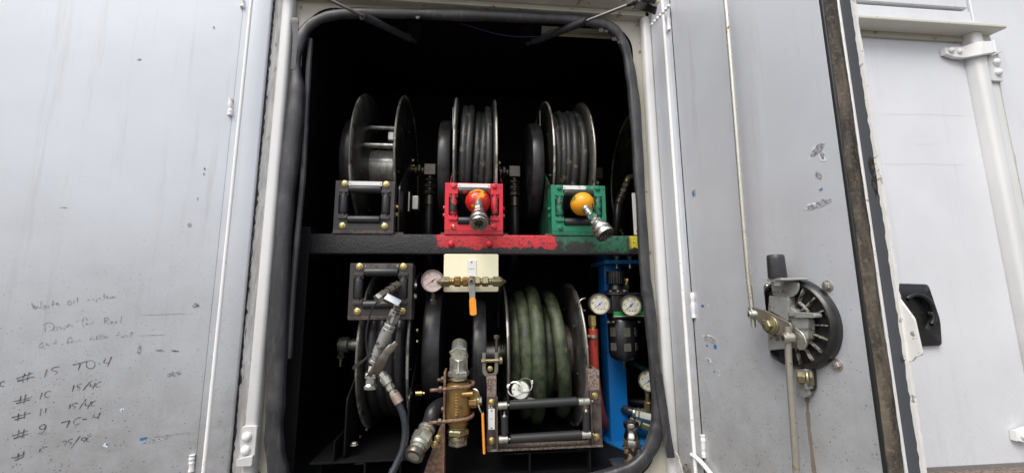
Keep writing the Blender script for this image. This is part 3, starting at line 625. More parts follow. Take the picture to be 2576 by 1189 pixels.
# ---------------------------------------------------------------- left door
ld = thing('open_compartment_door', tuple(ML @ V((0, ZB, 0))), 'open left-hand grey door with faded handwriting on its inner panel', 'door')
door_pan(ld, ML, .74, .028)
for ya, yb, xa, xb in ((0, 20, 611, 610), (248, 292, 581, 579), (1142, 1185, 484, 481)): bead(ld, onL, ML, ya, yb, xa, xb, .0006)
# marker handwriting traced on the panel
def u3(p): return ((p[0]/3.213)/1.2644, (1110+p[1]/3.213)/1.2644)
def u2(p): return ((p[0]/5.17)/1.2644, (900+p[1]/5.17)/1.2644)
def ell(cx, cy, rx, ry): return [(cx+rx*math.cos(k*.52), cy+ry*math.sin(k*.52)) for k in range(13)]
ROWS = {'3a': [[(165,300),(335,240)],[(175,325),(350,278)],[(255,245),(232,300),(235,345)],[(303,232),(282,285),(280,320)],[(480,205),(455,285)],[(610,175),(540,190),(530,215),(580,225),(580,245),(555,258)],[(745,160),(890,120)],[(820,150),(798,218)],ell(925,155,45,42),[(1008,148),(1024,143)],[(1078,92),(1060,140),(1115,135)],[(1140,75),(1098,175)]],
 '3b': [[(137,532),(270,505),(330,480)],[(165,553),(310,513)],[(213,478),(200,555)],[(265,458),(240,555)],[(430,442),(408,510)],[(520,428),(480,432),(455,465),(475,490),(510,480)],[(757,365),(738,430)],[(838,350),(795,362),(790,385),(815,390),(815,405),(785,415)],[(922,328),(845,420)],[(930,352),(920,378),(960,378)],[(975,340),(945,405)],[(1035,328),(995,345),(978,375),(1000,388),(1030,375)]],
 '3c': [[(120,697),(310,650)],[(148,720),(255,688)],[(190,655),(182,730)],[(257,635),(245,705)],[(420,605),(410,675)],[(472,600),(462,650)],[(720,560),(705,610)],[(795,545),(750,555),(740,575),(770,585),(745,605)],[(880,508),(805,610)],[(880,548),(870,572),(905,572)],[(935,530),(893,605)],[(978,525),(945,540),(935,575),(970,575)]],
 '3d': [[(120,885),(290,828)],[(140,910),(290,862)],[(195,825),(178,905)],[(248,815),(225,905)],[(475,790),(450,765),(410,785),(405,808),(440,815),(472,785),(440,845),(390,860),(445,868)],[(625,750),(715,725)],[(712,728),(680,800)],[(825,695),(780,705),(750,745),(775,772),(815,755)],[(845,715),(890,712)],[(965,660),(950,690),(1000,690)],[(1025,645),(995,710)]],
 '3e': [[(125,1115),(245,1070)],[(155,1135),(240,1095)],[(190,1060),(175,1130)],[(245,1040),(230,1105)],[(415,1012),(400,1050)],[(485,992),(440,1005),(430,1018)],[(630,942),(680,938),(660,985)],[(745,912),(705,925),(700,945),(730,955),(700,985)],[(822,880),(725,1010)],[(880,900),(840,905),(835,930),(870,925),(880,900),(855,955)],[(935,882),(895,900),(885,935),(915,940)]],
 '3f': [[(45,322),(5,340),(5,375),(40,378)]],
 '2a': [[(520,320),(545,405),(560,360),(580,430),(610,380),(660,415),(680,290)],[(750,365),(710,380),(705,420),(740,415),(750,370),(765,400)],[(810,370),(780,380),(805,395),(785,405)],[(875,280),(860,380)],[(845,345),(910,335)],[(930,350),(955,335),(940,320),(925,350),(960,365),(985,350)],[(1165,285),(1120,300),(1120,350),(1165,345),(1170,300)],[(1215,290),(1208,335)],[(1215,264),(1218,274)],[(1270,228),(1275,330)],
   [(1470,260),(1440,270),(1480,290)],[(1530,255),(1560,295)],[(1605,245),(1575,320)],[(1650,240),(1630,250),(1660,262)],[(1715,170),(1712,260)],[(1690,215),(1740,205)],[(1750,240),(1775,225),(1760,215),(1750,245),(1790,250)],[(1810,255),(1815,225),(1840,245),(1845,220),(1870,240),(1880,215),(1915,250)]],
 '2b': [[(735,690),(740,800)],[(700,685),(780,650),(850,655),(885,690),(870,750),(830,785)],[(930,705),(885,725),(890,775),(940,765),(935,715)],[(970,710),(1000,755),(1020,720),(1060,760),(1075,690)],[(1105,730),(1115,690),(1150,690),(1200,720)],[(1435,605),(1410,570),(1370,585),(1350,660),(1385,720)],[(1430,650),(1410,675),(1440,680),(1440,650)],[(1500,670),(1515,645),(1570,635)],
   [(1725,590),(1715,670)],[(1700,580),(1770,565),(1780,600),(1730,625),(1790,665)],[(1820,650),(1850,640),(1830,620),(1815,655),(1850,665)],[(1890,650),(1920,640),(1905,620),(1885,650),(1930,660)],[(2000,540),(1980,655)]],
 '2c': [[(715,970),(660,1000),(640,1050),(690,1055),(725,1010)],[(765,985),(770,1020),(800,1005),(795,1030)],[(920,930),(905,1000)],[(870,990),(945,980)],[(1185,930),(1165,890),(1125,910),(1105,985)],[(1100,985),(1150,965)],[(1190,945),(1165,970),(1200,975),(1205,950)],[(1240,970),(1270,945),(1330,935)],[(1520,865),(1490,900),(1475,940)],[(1480,920),(1520,910)],[(1550,905),(1540,935)],[(1590,870),(1585,930)],[(1640,840),(1630,925)],[(1690,830),(1665,925)],[(1620,880),(1700,865)],[(1710,890),(1735,875),(1715,865),(1715,905),(1740,900)],[(1750,905),(1760,880),(1790,870)],
   [(1955,800),(1920,870)],[(1895,860),(1970,840)],[(2020,860),(1995,870),(2000,890),(2030,880),(2025,862)],[(2050,880),(2060,850),(2090,870),(2095,890)],[(2165,795),(2135,885)],[(2190,805),(2145,845),(2175,865)]]}
for key, strokes in ROWS.items():
    mb = MB(); cv = u3 if key[0] == '3' else u2; rp = random.Random(key)
    for s_ in strokes:
        P = [onL(*cv(p), -.0035) for p in s_]; P = [V((p.x, p.y)) for p in P]
        if len(P) > 2: P = [V((q.x, q.y)) for q in smoothpath([(p.x, p.y, 0) for p in P], 4)]
        wb = (.0016 if len(s_) == 2 else .0011) if key[0] == '3' else .0011
        for i in range(len(P)-1):
            a, b = P[i], P[i+1]; d2 = (b-a); 
            if d2.length < 1e-6: continue
            q = V((-d2.y, d2.x)).normalized()
            f0 = 1-.55*i/len(P); f1 = 1-.55*(i+1)/len(P); w0, w1 = wb*f0, wb*f1
            if len(P) == 2: w1 = wb*.5
            mb.add([ML @ V((a.x+q.x*w0, a.y+q.y*w0, -.0034)), ML @ V((b.x+q.x*w1, b.y+q.y*w1, -.0034)), ML @ V((b.x-q.x*w1, b.y-q.y*w1, -.0034)), ML @ V((a.x-q.x*w0, a.y-q.y*w0, -.0034))], [(0, 1, 2, 3)])
    obj('handwriting', mb, M_mark if key[0] == '3' else M_markf, ld, smooth=False)
for i, (x, y, a, b, m, rot) in enumerate(((393, 1105, .030, .006, M_scuff, .12), (362, 1102, .009, .004, M_chipb, .12), (267, 1118, .006, .006, M_chipw, 0), (270, 1116, .003, .003, M_chipb, 0), (307, 1030, .0045, .0045, M_chipw, 0), (308, 1031, .002, .002, M_chipb, 0), (490, 768, .008, .006, M_scuff, .8), (497, 768, .003, .004, M_mark, 0), (440, 940, .016, .007, M_scuff, .2), (350, 150, .005, .003, M_scuff, .5), (515, 425, .002, .005, M_mark, .2), (513, 438, .0015, .004, M_mark, 0), (497, 500, .002, .006, M_scuff, 0), (160, 522, .010, .001, M_scuff, 0), (538, 70, .002, .005, M_scuff, .1), (476, 565, .005, .006, M_scuff, 0),
      (420, 790, .06, .0006, M_scuff, .02), (385, 842, .03, .0006, M_scuff, 0), (430, 1092, .05, .0007, M_scuff, .03), (400, 880, .012, .002, M_scuff, -.1), (440, 882, .010, .002, M_mark, -.15), (560, 1028, .0035, .0035, M_chipb, 0), (350, 880, .004, .012, M_scuff, 0))):
    k = onL(x, y, -.004); blob(ld, ML, k.x, k.y, -.0038+.0003*(i % 4), a, b, m, 'paint_chip', 60+i, jag=.3, rot=-rot, thick=.0003)

# ================================================================ CONTENTS OF THE COMPARTMENT
# ---------------------------------------------------------------- shelf
shelf = thing('steel_shelf', (0, 1.7, .23), 'black textured steel shelf beam daubed with red, green and yellow paint', 'shelf')
mb = MB(); mb.prism(rrect(1.502, .160, 1.555, .236, .006, 3), -.62, 1.10, Matrix(((0, 0, 1, 0), (1, 0, 0, 0), (0, 1, 0, 0), (0, 0, 0, 1)))); obj('beam', mb, M_beam, shelf)
mb = MB(); mb.box((.24, 1.98, .228), (1.76, .84, .01)); obj('shelf_plate', mb, M_liner, shelf)
mb = MB(); mb.box((-.625, 1.55, .20), (.05, .09, .11)); obj('end_bracket', mb, M_liner, shelf, .003)
for x in (1135, 1231): bolt(shelf, A(x, 613, 1.502), (0, -1, 0), .0125, M_gred, 'dome')

def grid_plate(mb, xb, yb, hole, t, M):
    # plate made of grid cells; cells in hole are open
    nx, ny = len(xb)-1, len(yb)-1; solid = lambda i, j: 0 <= i < nx and 0 <= j < ny and (i, j) not in hole
    idx = {}
    def vid(i, j, k):
        if (i, j, k) not in idx: idx[(i, j, k)] = len(vs); vs.append((xb[i], yb[j], k*t))
        return idx[(i, j, k)]
    vs = []; fs = []
    for i in range(nx):
        for j in range(ny):
            if not solid(i, j): continue
            fs.append((vid(i, j, 1), vid(i+1, j, 1), vid(i+1, j+1, 1), vid(i, j+1, 1))); fs.append((vid(i, j, 0), vid(i, j+1, 0), vid(i+1, j+1, 0), vid(i+1, j, 0)))
            if not solid(i-1, j): fs.append((vid(i, j, 0), vid(i, j, 1), vid(i, j+1, 1), vid(i, j+1, 0)))
            if not solid(i+1, j): fs.append((vid(i+1, j, 0), vid(i+1, j+1, 0), vid(i+1, j+1, 1), vid(i+1, j, 1)))
            if not solid(i, j-1): fs.append((vid(i, j, 0), vid(i+1, j, 0), vid(i+1, j, 1), vid(i, j, 1)))
            if not solid(i, j+1): fs.append((vid(i, j+1, 0), vid(i, j+1, 1), vid(i+1, j+1, 1), vid(i+1, j+1, 0)))
    mb.add(vs, fs, M)
def guide(root, x0, x1, z0, z1, Y, mp, mroll, mroll2, mb_, mlab, lab, marks=None):
    W, H = x1-x0, z1-z0; F_ = frame((x0, Y, z0), (0, -1, 0))
    xb = [0, .07*W, .225*W, .775*W, .93*W, W]; yb = [0, .13*H, .32*H, .70*H, .885*H, H]
    hole = {(2, 1), (2, 2), (2, 3), (1, 2), (3, 2)}
    m = MB(); grid_plate(m, xb, yb, hole, .006, F_)
    m.box((.003, H*.46, -.035), (.005, H*1.06, .07), F_); m.box((W-.003, H*.46, -.035), (.005, H*1.06, .07), F_)
    m.box((W/2, -.012, -.028), (W, .006, .062), F_ @ Matrix.Rotation(R_(-6), 4, 'X')); m.box((W/2, -.005, .0), (W, .012, .010), F_)
    g_ = obj('roller_guide', m, mp, root, .0014)
    # dark liner behind the rollers keeps the recess deep
    for cx, cy, s in ((.147*W, .255*H, -1), (.853*W, .255*H, -1), (.147*W, .765*H, 1), (.853*W, .765*H, 1)):
        m = MB(); m.prism(rrect(cx-.017, cy+s*.003-.0055, cx+.017, cy+s*.003+.0055, .005), .006, .0135, F_)
        m.prism(rrect(cx-.006, min(cy, cy-s*.017), cx+.006, max(cy, cy-s*.017), .003), .006, .0125, F_)
        ix = .225*W if cx < W/2 else .775*W; m.prism(rrect(min(ix, cx), cy-.0045, max(ix, cx), cy+.0045, .002), .006, .011, F_)
        obj('roller_bracket', m, mp, g_, .001)
    for k, (a, b, r) in enumerate((((.228*W, .83*H), (.772*W, .83*H), .0155), ((.228*W, .205*H), (.772*W, .205*H), .0155), ((.147*W, .325*H), (.147*W, .695*H), .0150), ((.853*W, .325*H), (.853*W, .695*H), .0150))):
        pa, pb = F_ @ V((a[0], a[1], .002)), F_ @ V((b[0], b[1], .002)); d = pb-pa; L = d.length
        m = MB(); m.lathe([(r-.003, 0), (r-.0008, .0015), (r, .004), (r, L-.004), (r-.0008, L-.0015), (r-.003, L)], 22, frame(pa, d)); obj('roller', m, (mroll2 if k in (0, 3, 2) else mroll), g_)
    for fx, fy in ((.15, .935), (.85, .935), (.15, .075), (.85, .075)): bolt(g_, F_ @ V((fx*W, fy*H, .006)), (0, -1, 0), .0088, mb_)
    m = MB(); m.box((.50*W, .945*H, .0068), (.56*W, .085*H, .0016), F_); l_ = obj('label_plate', m, mlab, g_)
    for fx in (.245, .755): bolt(l_, F_ @ V((fx*W, .945*H, .0076)), (0, -1, 0), .0026, M_steel, 'screw')
    if marks:
        vs, fs = textmesh(marks, .017); m = MB(); m.add(vs, fs, F_ @ Matrix.Translation((.945*W, .915*H, .0065)) @ Matrix.Rotation(R_(-6), 4, 'Z')); obj('painted_number', m, M_ink, g_, smooth=False)
    return g_
RX = Matrix(((0, 0, 1, 0), (1, 0, 0, 0), (0, 1, 0, 0), (0, 0, 0, 1)))     # lathe axis along +X, x->Y, y->Z
def atX(x, ay, az): return Matrix.Translation((x, ay, az)) @ RX
def disc(root, x, ay, az, R, s, holes=True):
    m = MB(); m.lathe([(.04, -.002), (R-.020, -.002), (R-.012, -.002+s*.004), (R-.004, s*.008-.001), (R-.004, s*.008+.001), (R-.012, .002+s*.004), (R-.02, .002), (.04, .002)], 72, atX(x, ay, az), cap=False)
    o = obj('reel_disc', m, M_disc, root)
    m = MB(); m.tube([atX(x, ay, az) @ V(((R-.003)*math.cos(2*math.pi*i/72), (R-.003)*math.sin(2*math.pi*i/72), s*.008)) for i in range(72)], .0048, 8, closed=True); obj('rolled_rim', m, M_rim, o)
    for k in range(6):
        a = R_(20+60*k); 
        for sd in (-1, 1):
            p = atX(x, ay, az) @ V((R*.62*math.cos(a), R*.62*math.sin(a), sd*.002)); bolt(o, p, (sd, 0, 0), .005, M_steel, 'screw', 'rivet')
    return o
def spring_case(root, x0, x1, ay, az, R, m_=None):
    m = MB(); w = x1-x0; m.lathe([(.001, 0), (.06, 0), (.075, .004), (R-.016, .004), (R-.004, .009), (R, .018), (R, w-.006), (R-.004, w), (.001, w)], 64, atX(x0, ay, az)); o = obj('spring_case', m, M_case, root)
    for a in (35, 125, 215, 305): bolt(o, atX(x0, ay, az) @ V(((R-.004)*math.cos(R_(a)), (R-.004)*math.sin(R_(a)), w/2)), (0, math.cos(R_(a)), math.sin(R_(a))), .005, M_steel, 'screw', 'screw')
    # pressed arc on the cover
    m = MB(); m.tube([atX(x0, ay, az) @ V((R*.55*math.cos(R_(a)), R*.55*math.sin(R_(a)), .002)) for a in range(200, 300, 8)], .006, 8); obj('pressed_rib', m, M_case, o)
    return o
def arm(root, x, ay, az, zb, yf, m_, t=.006):
    P = [(ay-.045, az+.055), (ay+.045, az+.055), (ay+.13, zb), (yf, zb), (yf, zb+.19), (ay-.06, az+.03)]
    m = MB(); m.prism(fillet(P, .02, 4), -t/2, t/2, atX(x, 0, 0)); return obj('side_arm', m, m_, root, .001)
def wraps(root, x0, x1, ay, az, Rh, r, n, m_, seed, jit=.010, tilt=.02, name='hose', inner=True, turns_gap=None):
    rp = random.Random(seed); pts = []; step = (x1-x0-2*r)/max(1, n-1); offs = [rp.uniform(-jit, jit) for _ in range(n+1)]; xo = [rp.uniform(-.25, .25)*step for _ in range(n+1)]
    S = 56
    for k in range(n):
        for i in range(S):
            f = i/S; a = 2*math.pi*f
            sm_ = f*f*(3-2*f); q0, q1 = offs[k], offs[k+1]; R = Rh+q0+(q1-q0)*sm_
            X = x0+r+step*(k)+xo[k]+tilt*math.sin(a+seed)*.5+ (step+xo[min(k+1, n)]-xo[k])*max(0, (f-.55)/.45)
            pts.append(atX(min(max(X, x0+r), x1-r), ay, az) @ V((R*math.cos(a+2.2), R*math.sin(a+2.2), 0)))
    m = MB(); m.tube(pts, r, 12); h = obj(name, m, m_, root)
    if inner:
        pts = []
        for k in range(n*S//2):
            a = 2*math.pi*k/(S/2); X = x1-r-(x1-x0-2*r)*k/(n*S/2); pts.append(atX(X, ay, az) @ V(((Rh-r*1.75)*math.cos(a), (Rh-r*1.75)*math.sin(a), 0)))
        m = MB(); m.tube(pts, r*.95, 8); obj('hose_layer', m, m_, root)
    return h
def elbow_down(root, p, r, drop, side=1, m1=M_dsteel, m2=M_dsteel, lead=.05):
    # swivel joint: stub out along +-X, square elbow, fittings hanging down, hose tail
    m = MB(); e = m.stack(p, (side, 0, 0), [(lead*.4, r*.9, 20), (lead*.3, r*1.15, 6), (lead*.3, r*.8, 20)]); o = obj('swivel', m, m1, root)
    m = MB(); m.box((e.x+side*r*1.0, e.y, e.z), (r*2.1, r*2.1, r*2.1)); obj('elbow', m, M_dsteel, root, .004, 3)
    m = MB(); b = m.stack((e.x+side*r, e.y, e.z-r*1.05), (0, -.06, -1), [(r*.45, r*.7, 20), (r*.7, r*1.0, 6), (r*.35, r*.8, 20), (r*.8, r*1.08, 6), (r*.3, r*.95, 20), (r*.9, r*1.05, 6), (r*1.9, r*.85, 20)]); obj('hose_fitting', m, m2, root)
    m = MB(); m.tube(smoothpath([b, b+V((0, 0, -drop*.4)), b+V((0, .05, -drop*.8)), b+V((0, .16, -drop))], 6), r*.8, 12); obj('supply_hose', m, M_hosec, root)

def upper_reel(x_c, gx0, gx1, label, mguide, marm, hose, mroll2, mbolt, mlab, marks, seed):
    ay, az, R = 1.85, .595, .332
    root = thing('hose_reel', (x_c, ay, .235), label, 'hose reel', 'hose reels in the compartment')
    xl, xr = x_c-.077, x_c+.077
    disc(root, xl, ay, az, R, -1); disc(root, xr, ay, az, R, 1)
    spring_case(root, x_c-.165, x_c-.108, ay, az, .232)
    arm(root, x_c-.098, ay, az, .238, 1.53, marm); arm(root, x_c+.108, ay, az, .238, 1.53, marm)
    m = MB(); m.box((x_c, 1.82, .2405), (.26, .60, .009)); obj('base_plate', m, M_gblack, root, .001)
    # strap holding the spring case
    m = MB(); m.tube(smoothpath([(x_c-.103, ay-.10, az+.27), (x_c-.103, ay-.10, az+.17), (x_c-.092, ay-.10, az+.14), (x_c-.092, ay-.10, az+.02)], 4), .012, prof=[(-1, -.13), (-1, .13), (1, .13), (1, -.13)], up=(1, 0, 0)); obj('strap', m, M_steel, root)
    guide(root, gx0, gx1, .250, .436, 1.503, mguide, M_roller, mroll2, mbolt, mlab, None, marks)
    for s in (-1, 1):
        xx = gx0 if s < 0 else gx1
        for z in (.315, .345): bolt(root, (xx+s*.001, 1.53, z), (s, 0, 0), .008, mbolt)
    for s in (-.3, .3):
        m = MB(); m.stack((x_c+s*(gx1-gx0)*.95, 1.515, .252), (0, 0, -1), [(.018, .0045, 10)]); obj('stud', m, M_steel, root)
    m = MB(); m.lathe([(.088, 0), (.088, .148)], 48, atX(xl+.003, ay, az)); obj('drum', m, M_drum, root)
    if hose: wraps(root, xl+.006, xr-.006, ay, az, .277, .0155, 5, M_hose, seed, .016, .028)
    else:
        for a, rr in ((112, .19), (60, .16), (160, .17)):
            m = MB(); m.lathe([(.010, 0), (.010, .154)], 14, atX(xl, ay, az) @ Matrix.Translation((rr*math.cos(R_(a)), rr*math.sin(R_(a)), 0))); obj('tie_bar', m, M_drum, root)
        m = MB(); m.box((xr-.045, ay-.045, az+.145), (.07, .03, .045)); obj('hose_outlet', m, M_drum, root, .004)
        m = MB(); m.stack((xr-.028, ay-.06, az+.142), (0, -.1, -1), [(.012, .013, 20), (.02, .0155, 20), (.03, .0125, 20)]); obj('outlet_elbow', m, M_brassl, root)
    elbow_down(root, (xr+.035, ay, az), .027, .32)
    for dz, dy in ((.03, -.05), (-.01, -.055), (.012, -.03)): bolt(root, (x_c+.112, ay+dy, az+dz), (1, 0, 0), .008, M_zinc)
    return root
reel1 = upper_reel(-.395, -.515, -.297, 'empty black hose reel with bare drum at the left end of the shelf', M_gblack, M_blackp, False, M_roller, M_zinc, M_label, None, 1)
reel2 = upper_reel(.005, -.110, .113, 'hose reel with red roller guide and wound black hose', M_gred, plain('arm_blue_red', (.03, .02, .05), .4, var=.3, wear=(.5, .03, .04), wamt=.52, wscale=16, wmetal=0), True, M_redroll, M_zincred, M_labred, '15', 2)
reel3 = upper_reel(.410, .303, .522, 'hose reel with green roller guide and wound black hose', M_ggreen, plain('arm_green_worn', (.012, .10, .055), .4, var=.3, wear=(.02, .022, .022), wamt=.46, wscale=14, wmetal=0, edge=.8), True, M_grnroll, M_zincgrn, M_labgrn, '12', 3)
# chrome hose clamp block on the empty reel's right arm
m = MB(); p = A(1046, 512, 1.66); m.box(p, (.028, .04, .060)); cl = obj('latch_block', m, M_steel, reel1, .004, 3)
m = MB(); m.box(p+V((-.026, .0, .004)), (.008, .04, .085)); obj('latch_plate', m, M_steel, cl, .002)

# fourth reel, mostly hidden behind the right edge of the opening
r4 = thing('hose_reel', (.88, 1.85, .235), 'mostly hidden hose reel at the right end of the shelf', 'hose reel', 'hose reels in the compartment')
disc(r4, .805, 1.85, .595, .332, -1); disc(r4, .96, 1.85, .595, .332, 1)
m = MB(); m.lathe([(.088, 0), (.088, .15)], 32, atX(.807, 1.85, .595)); obj('drum', m, M_drum, r4)
wraps(r4, .812, .953, 1.85, .595, .27, .0155, 5, M_hose, 9)
a = A(1580, 446, 1.80); e = A(1552, 515, 1.76)
m = MB(); m.tube(smoothpath([a+V((.06, .02, 0)), a+V((.012, 0, 0)), a+V((-.006, -.004, -.012)), a+V((-.014, -.008, -.035))], 5), .015, 14); obj('swivel_elbow', m, M_olive, r4)
m = MB(); b = m.stack(a+V((-.012, -.008, -.03)), e-a, [(.014, .017, 20), (.022, .021, 6), (.012, .018, 20), (.022, .021, 6), (.014, .019, 20), (.02, .021, 20), (.03, .0185, 20)]); obj('hose_fitting', m, M_dsteel, r4)
m = MB(); m.tube(smoothpath([b, b+V((-.012, -.005, -.08)), b+V((-.01, .04, -.17)), b+V((.03, .16, -.24))], 6), .018, 12); obj('supply_hose', m, M_hosec, r4)
p0 = A(1588, 500, 1.56); p1 = A(1606, 588, 1.56)
m = MB(); m.box(((p0.x+p1.x)/2+.03, 1.56, (p0.z+.02+p1.z)/2), (.075, .005, p0.z-p1.z+.03)); bkt = obj('guide_bracket', m, M_label, r4, .001)
bolt(bkt, A(1603, 582, 1.557), (0, -1, 0), .004, M_dark, 'screw', 'hole')
arm(r4, .775, 1.85, .595, .238, 1.60, M_blackp)

# ---------------------------------------------------------------- ball stop and quick coupler at the hose ends of the red and green reels
def hose_end(label, reel, bp, br, mball, c0, c1, mA, mB_, D0=1.455):
    p = A(*bp, D0); root = thing('hose_end_coupler', p, label, 'coupler', 'hose end couplers')
    m = MB(); m.ball(br, frame(p, (A(*c1, 1.36)-p)), 36, 20, .96)
    m.ring(br*.26, br*.42, br*.90, br*.965, 28, frame(p, (A(*c1, 1.36)-p))); o = obj('stop_ball', m, mball, root)
    for k in range(2): bolt(o, p+V((-br*.5+k*br*1.0, -br*.45, br*.72)), (-.4+.8*k, -.5, .8), .003, M_steel, 'screw', 'screw')
    m = MB(); m.tube(smoothpath([p+V((0, .02, 0)), p+V((0, .10, .02)), p+V((0, .2, .02)), p+V((0, .33, -.02))], 5), .0155, 12); obj('hose_tail', m, M_hosec, root)
    a, b = A(*c0, D0-br*.62), A(*c1, 1.352); d = (b-a); L = d.length
    m = MB(); e1 = m.stack(a, d, [(L*.10, .0155, 24), (L*.06, .0135, 24), (L*.10, .0160, 24), (L*.05, .0140, 20), (L*.14, .0175, 6), (L*.05, .0150, 20)]); obj('hose_ferrule', m, mA, root)
    m = MB(); e2 = m.stack(e1, d, [(L*.09, .0215, 6), (L*.05, .0190, 24), (L*.05, .026, 32, .029)]); obj('coupler_body', m, mB_, root)
    Ls = (b-e2).length; F_ = frame(e2, d)
    m = MB(); m.lathe([(.024, 0), (.0305, .002), (.0325, Ls*.22), (.0325, Ls*.45), (.0312, Ls*.5), (.0325, Ls*.55), (.0335, Ls*.9), (.0325, Ls), (.0255, Ls), (.0250, Ls-.003), (.0235, Ls-.003), (.0235, Ls-.0005), (.0190, Ls-.0005), (.0180, Ls-.012), (.0175, Ls-.026), (.001, Ls-.026)], 40, F_, cap=False); s_ = obj('coupler_sleeve', m, M_coup, root)
    m = MB(); m.lathe([(.0252, Ls-.0026), (.0237, Ls-.0026)], 40, F_, cap=False); obj('gap_ring', m, M_dark, s_)
    m = MB(); m.lathe([(.0105, Ls-.026), (.0105, Ls-.014), (.0075, Ls-.010), (.002, Ls-.010)], 24, F_); obj('poppet', m, M_dsteel, s_)
    for k in range(10):
        q = F_ @ V((.0182*math.cos(k*.63), .0182*math.sin(k*.63), Ls-.010)); m = MB(); m.ball(.0022, Matrix.Translation(q), 8, 6); obj('locking_ball', m, M_chrome, s_)
hose_end('red ball stop with steel coupler hanging in the red roller guide', reel2, (1202, 507), .0465, M_ballred, (1203, 505), (1205, 564), M_redcoup, M_redcoup)
hose_end('yellow ball stop with green-smeared coupler in the green roller guide', reel3, (1465, 513), .0455, M_ballyel, (1472, 522), (1524, 591), M_greencoup, M_greencoup)

# ---------------------------------------------------------------- lower left reel
r5 = thing('hose_reel', (-.315, 1.80, -.60), 'lower left hose reel with black roller guide and thick black hose', 'hose reel', 'hose reels in the compartment')
AY, AZ, RR = 1.80, -.205, .315
disc(r5, -.397, AY, AZ, RR, -1); disc(r5, -.238, AY, AZ, RR, 1)
m = MB(); m.lathe([(.10, 0), (.10, .155)], 40, atX(-.394, AY, AZ)); obj('drum', m, M_drum, r5)
wraps(r5, -.390, -.245, AY, AZ, .262, .021, 4, M_hosec, 4, .008)
spring_case(r5, -.200, -.128, AY, AZ, .228)
arm(r5, -.425, AY, AZ, -.53, 1.47, M_base); arm(r5, -.218, AY, AZ, -.53, 1.47, M_blackp)
guide(r5, -.434, -.216, -.060, .122, 1.462, M_gblack, M_roller, M_roller, M_zinc, M_gblack, None)
for z in (.045, .005): bolt(r5, (-.212, 1.49, z), (1, 0, 0), .009, M_zsteel)
m = MB(); m.box((-.32, 1.76, -.533), (.27, .62, .006)); m.box((-.452, 1.76, -.50), (.004, .62, .07)); m.box((-.49, 1.76, -.533), (.075, .62, .006)); obj('base_plate', m, M_base, r5, .001)
for x, y in ((-.50, 1.50), (-.35, 1.47), (-.24, 1.5)):
    m = MB(); m.box((x, y, -.570), (.006, .05, .068)); m.box((x-.015, y, -.538), (.035, .05, .004)); obj('foot', m, M_base, r5, .001)
bolt(r5, A(891, 1118, 1.50), (0, 0, 1), .010, M_zsteel); 
for x, y in ((922, 1080), (906, 1098)): bolt(r5, A(x, y, 1.55), (1, -.3, 0), .006, M_steel, 'screw')
# swivel on its left: horizontal stub with block and grease nipple
p = A(905, 866, 1.78)
m = MB(); e = m.stack(p, (-1, 0, 0), [(.035, .026, 24), (.006, .024, 24), (.038, .034, 24), (.004, .030, 24)]); obj('swivel', m, M_zsteel, r5)
q = A(858, 885, 1.77); m = MB(); m.stack(q, (0, 0, -1), [(.012, .012, 6), (.014, .016, 6), (.010, .009, 16), (.022, .006, 12)]); obj('swivel_port', m, M_olive, r5)
for x, y in ((1018, 884), (1053, 989)):
    pass
p = A(1045, 989, 1.56); m = MB(); m.stack(p, (1, 0, 0), [(.026, .0115, 24), (.008, .006, 12)]); obj('spacer_bush', m, M_zinc, r5)
for y in (830, 858): bolt(r5, A(1051, y, 1.60), (-1, -.2, 0), .007, M_zinc)

# ---------------------------------------------------------------- lower right large reel with green hose
r6 = thing('hose_reel', (.275, 1.77, -.60), 'large lower reel wound with thick green hose', 'hose reel', 'hose reels in the compartment')
AY, AZ, RR = 1.775, -.238, .297
disc(r6, .137, AY, AZ, RR, -1); disc(r6, .415, AY, AZ, RR, 1)
m = MB(); m.lathe([(.115, 0), (.115, .275)], 44, atX(.139, AY, AZ)); obj('drum', m, M_gblack, r6)
m = MB(); m.lathe([(.165, 0), (.165, .05)], 44, atX(.315, AY, AZ)); obj('drum_collar', m, M_rust, r6)
# individual green turns, each lying its own way, and one bight towards the right disc
def turn(x, R, r, tl, ph, sq=1.0, a0=0, a1=360, dx=0):
    P = [atX(x+tl*math.sin(R_(a)+ph)+dx*(a-a0)/(a1-a0), AY, AZ) @ V((R*sq*math.cos(R_(a)), R*math.sin(R_(a)), 0)) for a in range(a0, a1+1, 6)]
    return P
path = []
for x, R, tl, ph, dx in ((.170, .205, .004, 0, .004), (.186, .190, .004, 1, .004), (.206, .240, .010, 2.4, .010), (.262, .262, .013, 2.0, -.006), (.300, .180, .010, .5, .01), (.352, .240, .024, 2.7, .0)):
    path.append(turn(x, R, .0265, tl, ph, 1, 0, 354, dx))
m = MB()
for P in path: m.tube(P, .0265, 16, closed=False)
obj('green_hose', m, M_ghose, r6)
p = A(1375, 911, 1.505); m = MB(); m.prism([(.018*math.cos(k*.7)*random.uniform(.7, 1), .008*math.sin(k*.7)*random.uniform(.7, 1)) for k in range(9)], 0, .004, frame(A(1357, 911, 1.50), (0, -1, .1))); obj('worn_hole', m, M_dark, r6)
spring_case(r6, -.005, .052, AY, AZ, .232); 
m = MB(); m.lathe([(.05, 0), (.05, .06), (.03, .06), (.03, .085)], 28, atX(.055, AY, AZ)); obj('hub', m, M_steel, r6)
for k in range(3):
    m = MB(); m.ring(.034, .062, .062+k*.010, .067+k*.010, 28, atX(.05, AY, AZ)); obj('hub_ring', m, M_dsteel, r6)
